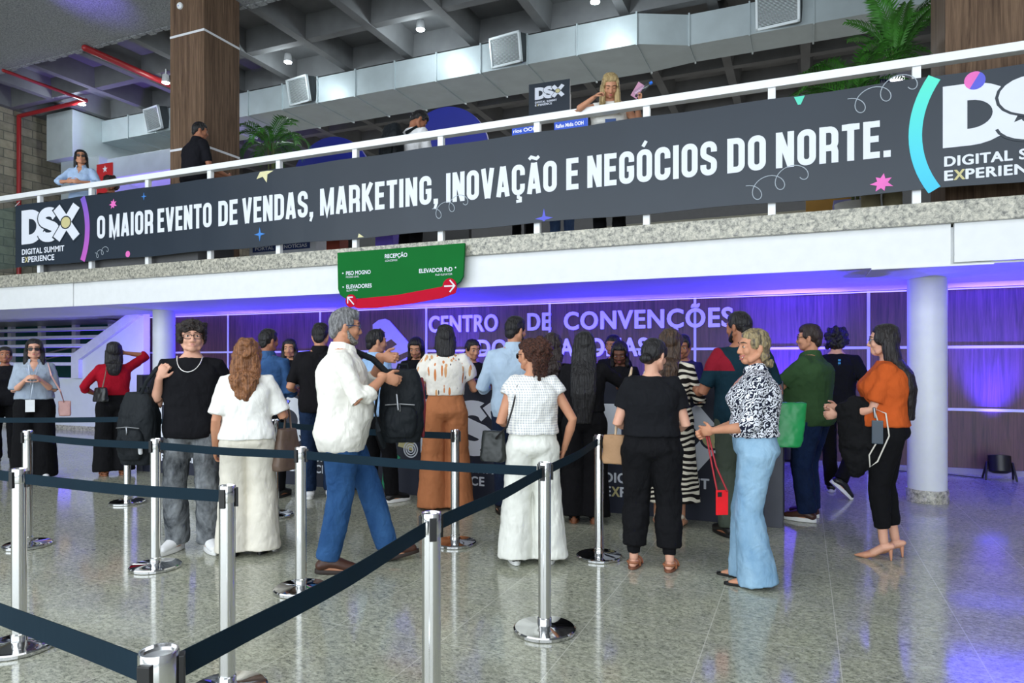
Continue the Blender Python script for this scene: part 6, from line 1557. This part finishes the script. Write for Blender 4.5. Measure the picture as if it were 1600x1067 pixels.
# plants
M_LEAF = plain('green palm leaf', srgb(62, 124, 42), .45, var=.35, vscale=6); M_STEM = plain('palm stem', srgb(84, 92, 50), .6); M_POT = plain('white planter', srgb(220, 220, 218), .5)
def palm(loc, h, n, L, label, seed, droop=.9, lw=.022, up=.8):
    random.seed(seed); t = empty('potted_palm', loc); tag(t, label, 'plant')
    a = Acc(); a.lathe([(.001, 0), (.16, 0), (.20, .40), (.18, .40), (.17, .36), (.001, .36)], n=28); build('pot', a, M_POT, t, smooth=.6)
    a = Acc()
    for q in range(3): a.chain([(.03 * math.cos(q * 2.1), .03 * math.sin(q * 2.1), .34), (.05 * math.cos(q * 2.1), .05 * math.sin(q * 2.1), h * .55)], [.018, .012], 8)
    build('stem', a, M_STEM, t, smooth=.8)
    for i in range(n):
        az = 2 * PI * i / n + random.uniform(-.3, .3); l = L * random.uniform(.75, 1.1); el = up + random.uniform(-.25, .45)
        a = Acc(); d = Vector((math.cos(az), math.sin(az), 0)); p = Vector((0, 0, h * .52)) + d * .04; pts = [p]; e = el
        for k in range(12): p = p + (d * math.cos(e) + Vector((0, 0, math.sin(e)))) * (l / 12); pts.append(p); e -= droop / 12 * (1 + k * .12)
        a.chain(pts, [.007 - .0005 * k for k in range(13)], 6)
        sd = Vector((-d.y, d.x, 0))
        for k in range(3, 13):
            for q in (-1, 1):
                for sub in (0, .5):
                    b = pts[k].lerp(pts[max(0, k - 1)], sub); tdir = (pts[k] - pts[k - 1]).normalized()
                    ll = l * .36 * (1 - abs(k - 6.5) / 9) * random.uniform(.85, 1.1)
                    v = (sd * q * .75 + tdir * .65 + Vector((0, 0, .12))).normalized(); up_ = v.cross(tdir).normalized()
                    w = tdir * lw * .5; tip = b + v * ll - Vector((0, 0, ll * .22)); m1 = b + v * ll * .4 + Vector((0, 0, .012))
                    a.add([b - w * .4, b + w * .4, m1 + w, tip, m1 - w], [(0, 1, 2, 4), (4, 2, 3)])
        build('frond', a, M_LEAF, t, fix=False)
p = at_y(424, 240, 9.1); palm((p.x, 9.1, ZU), 4.4, 13, .85, 'feathery green palm beside the walnut column upstairs', 3, 1.5, .034, .95)
p = at_y(1335, 120, 8.3); palm((p.x, 8.3, ZU), 2.9, 22, .80, 'bushy green palm behind the railing at upper right', 7, 1.2, .030, .85)
p = at_y(1386, 120, 8.7); palm((p.x + .15, 9.4, ZU), 4.4, 12, .85, 'tall slender green plant rising over the bushy palm at upper right', 11, .7, .040, 1.15)
for nm, u, lab in (('x', 1383, 'lit screen glow below the railing next to the bushy palm'),):
    c = at_y(1402, 124, 8.1); t = empty('display_screen', (c.x, 8.1, ZU)); tag(t, 'dark screen with bright white spot beside the walnut column at right', 'screen'); a = Acc(); a.box((-.16, 0, .8), (.16, .04, c.z - ZU + .12)); build('panel', a, plain('navy screen glass', srgb(16, 20, 46), .1), t)
    a = Acc(); a.ell((0, -.01, c.z - ZU), (.07, .012, .03)); build('lamp', a, emit('white screen light', (.9, .9, 1.0), 4), t, smooth=.8); a = Acc(); a.box((-.03, .01, 0), (.03, .04, .8)); build('stand', a, M_BLACK, t)  # white spot on the screen glows by its own emission

# ================================================================== floor uplights
def par(x, y, label, power=60, target=None, color=(.035, .02, 1.0)):
    t = empty('uplight', (x, y, 0)); tag(t, label, 'uplight')
    a = Acc(); R = Matrix.Translation((0, 0, .20)) @ Matrix.Rotation(math.radians(-12), 4, 'X')
    a.rings([[R @ Vector((r * math.cos(2 * PI * j / 28), r * math.sin(2 * PI * j / 28), z)) for j in range(28)] for r, z in ((.07, -.12), (.11, -.10), (.115, .08), (.105, .085))]); build('lamp_can', a, M_BLACK, t, smooth=.6)
    a = Acc(); a.rings([[R @ Vector((r * math.cos(2 * PI * j / 28), r * math.sin(2 * PI * j / 28), z)) for j in range(28)] for r, z in ((.10, .078), (.10, .082))]); build('lens', a, emit('blue led lens', (.12, .08, 1.0), 6), t)
    for q in (-1, 1):
        a = Acc(); a.chain([(q * .125, 0, .20), (q * .15, -.08, .012)], [.012, .012], 8); a.chain([(q * .125, 0, .20), (q * .15, .08, .012)], [.012, .012], 8); build('bracket', a, M_BLACK, t, smooth=.8)
    tg = target or (x, 9.95, 2.15)
    spot('uplight_beam', (x, y + .03, .31), tg, power, color, 54, 1.0, .06)
    spot('uplight_spill', (x, y - .02, .31), (x, 8.7, 2.29), power * .20, (.06, .03, 1.0), 125, 1.0, .06)
xs_ = [at_y(u, 500, 9.6).x for u in (1560, 1235, 1010, 905, 700, 480, 385)]
labs = ['black uplight throwing blue light on the timber wall at right', 'uplight hidden behind the green tee throwing blue light on the timber wall', 'uplight behind the counter below the lettering right end', 'uplight behind the counter below the lettering middle', 'uplight behind the counter below the lettering start', 'uplight behind the counter behind the black polo', 'uplight behind the counter at its left end']
for x, l, pw in zip(xs_, labs, (2000, 2900, 260, 650, 1700, 900, 1000)): par(x, 9.55, l, pw)
a = Acc(); q0 = on_floor(1490, 738); a.chain([(xs_[0] - .15, 9.58, .008), (xs_[0] - .5, 9.75, .008), (xs_[0] - 1.2, 9.82, .008)], [.006] * 3, 6); o = build('power_cable', a, M_BLACK, smooth=.8); tag(o, 'thin black cable on the floor beside the right uplight', 'cable')
spot('stair_blue_wash', (-10.6, 8.6, 1.9), (-12.2, 9.2, 1.6), 160, (.18, .12, 1.0), 110, .9, .1)
spot('stair_under_wash', (-14.6, 9.75, .2), (-14.8, 10.0, 1.8), 420, (.16, .10, 1.0), 150, .9, .1)
spot('violet_wash_upstairs', (-13.4, 10.4, 3.0), (-13.6, 11.2, 6.4), 420, (.30, .16, 1.0), 90, .8, .1)
spot('ceiling_blue_wash', (-9.4, 5.2, 5.6), (-10.2, 6.9, 7.1), 620, (.22, .14, 1.0), 32, .9, .1)

# small blue lit device on the counter, red poster upstairs
p = at_y(349, 575, 6.28); t = empty('led_device', (p.x, 6.28, 1.20)); tag(t, 'small device with blue lights on the counter behind the young person in black tee', 'device')
a = Acc(); a.box((-.09, -.05, 0), (.09, .05, .06)); build('case', a, M_BLACK, t, bevel=.006)
for q in range(4):
    a = Acc(); a.ell((-.06 + .04 * q, -.052, .035), (.012, .006, .012)); build('blue_led', a, emit('blue led glow', (.05, .05, 1.0), 8), t, smooth=.8)
p = at_y(163, 262, 9.0); t = empty('red_poster', (p.x, 9.0, ZU)); tag(t, 'red poster with white marks beside the person in light blue shirt upstairs', 'poster'); zz = p.z - ZU
a = Acc(); a.box((-.22, 0, zz - .9), (.22, .02, zz + .08)); build('panel', a, plain('red poster print', srgb(196, 34, 40), .5), t)
a = Acc(); a.prism(star_poly(.02, zz - .03, .07, .03, 5), lambda x_, z_, e: (x_, -e, z_), .003); build('white_mark', a, M_PRINT, t)
a = Acc(); a.box((-.02, .02, 0), (.02, .05, zz)); build('pole', a, M_BLACK, t)  # support pole added to hold the poster up
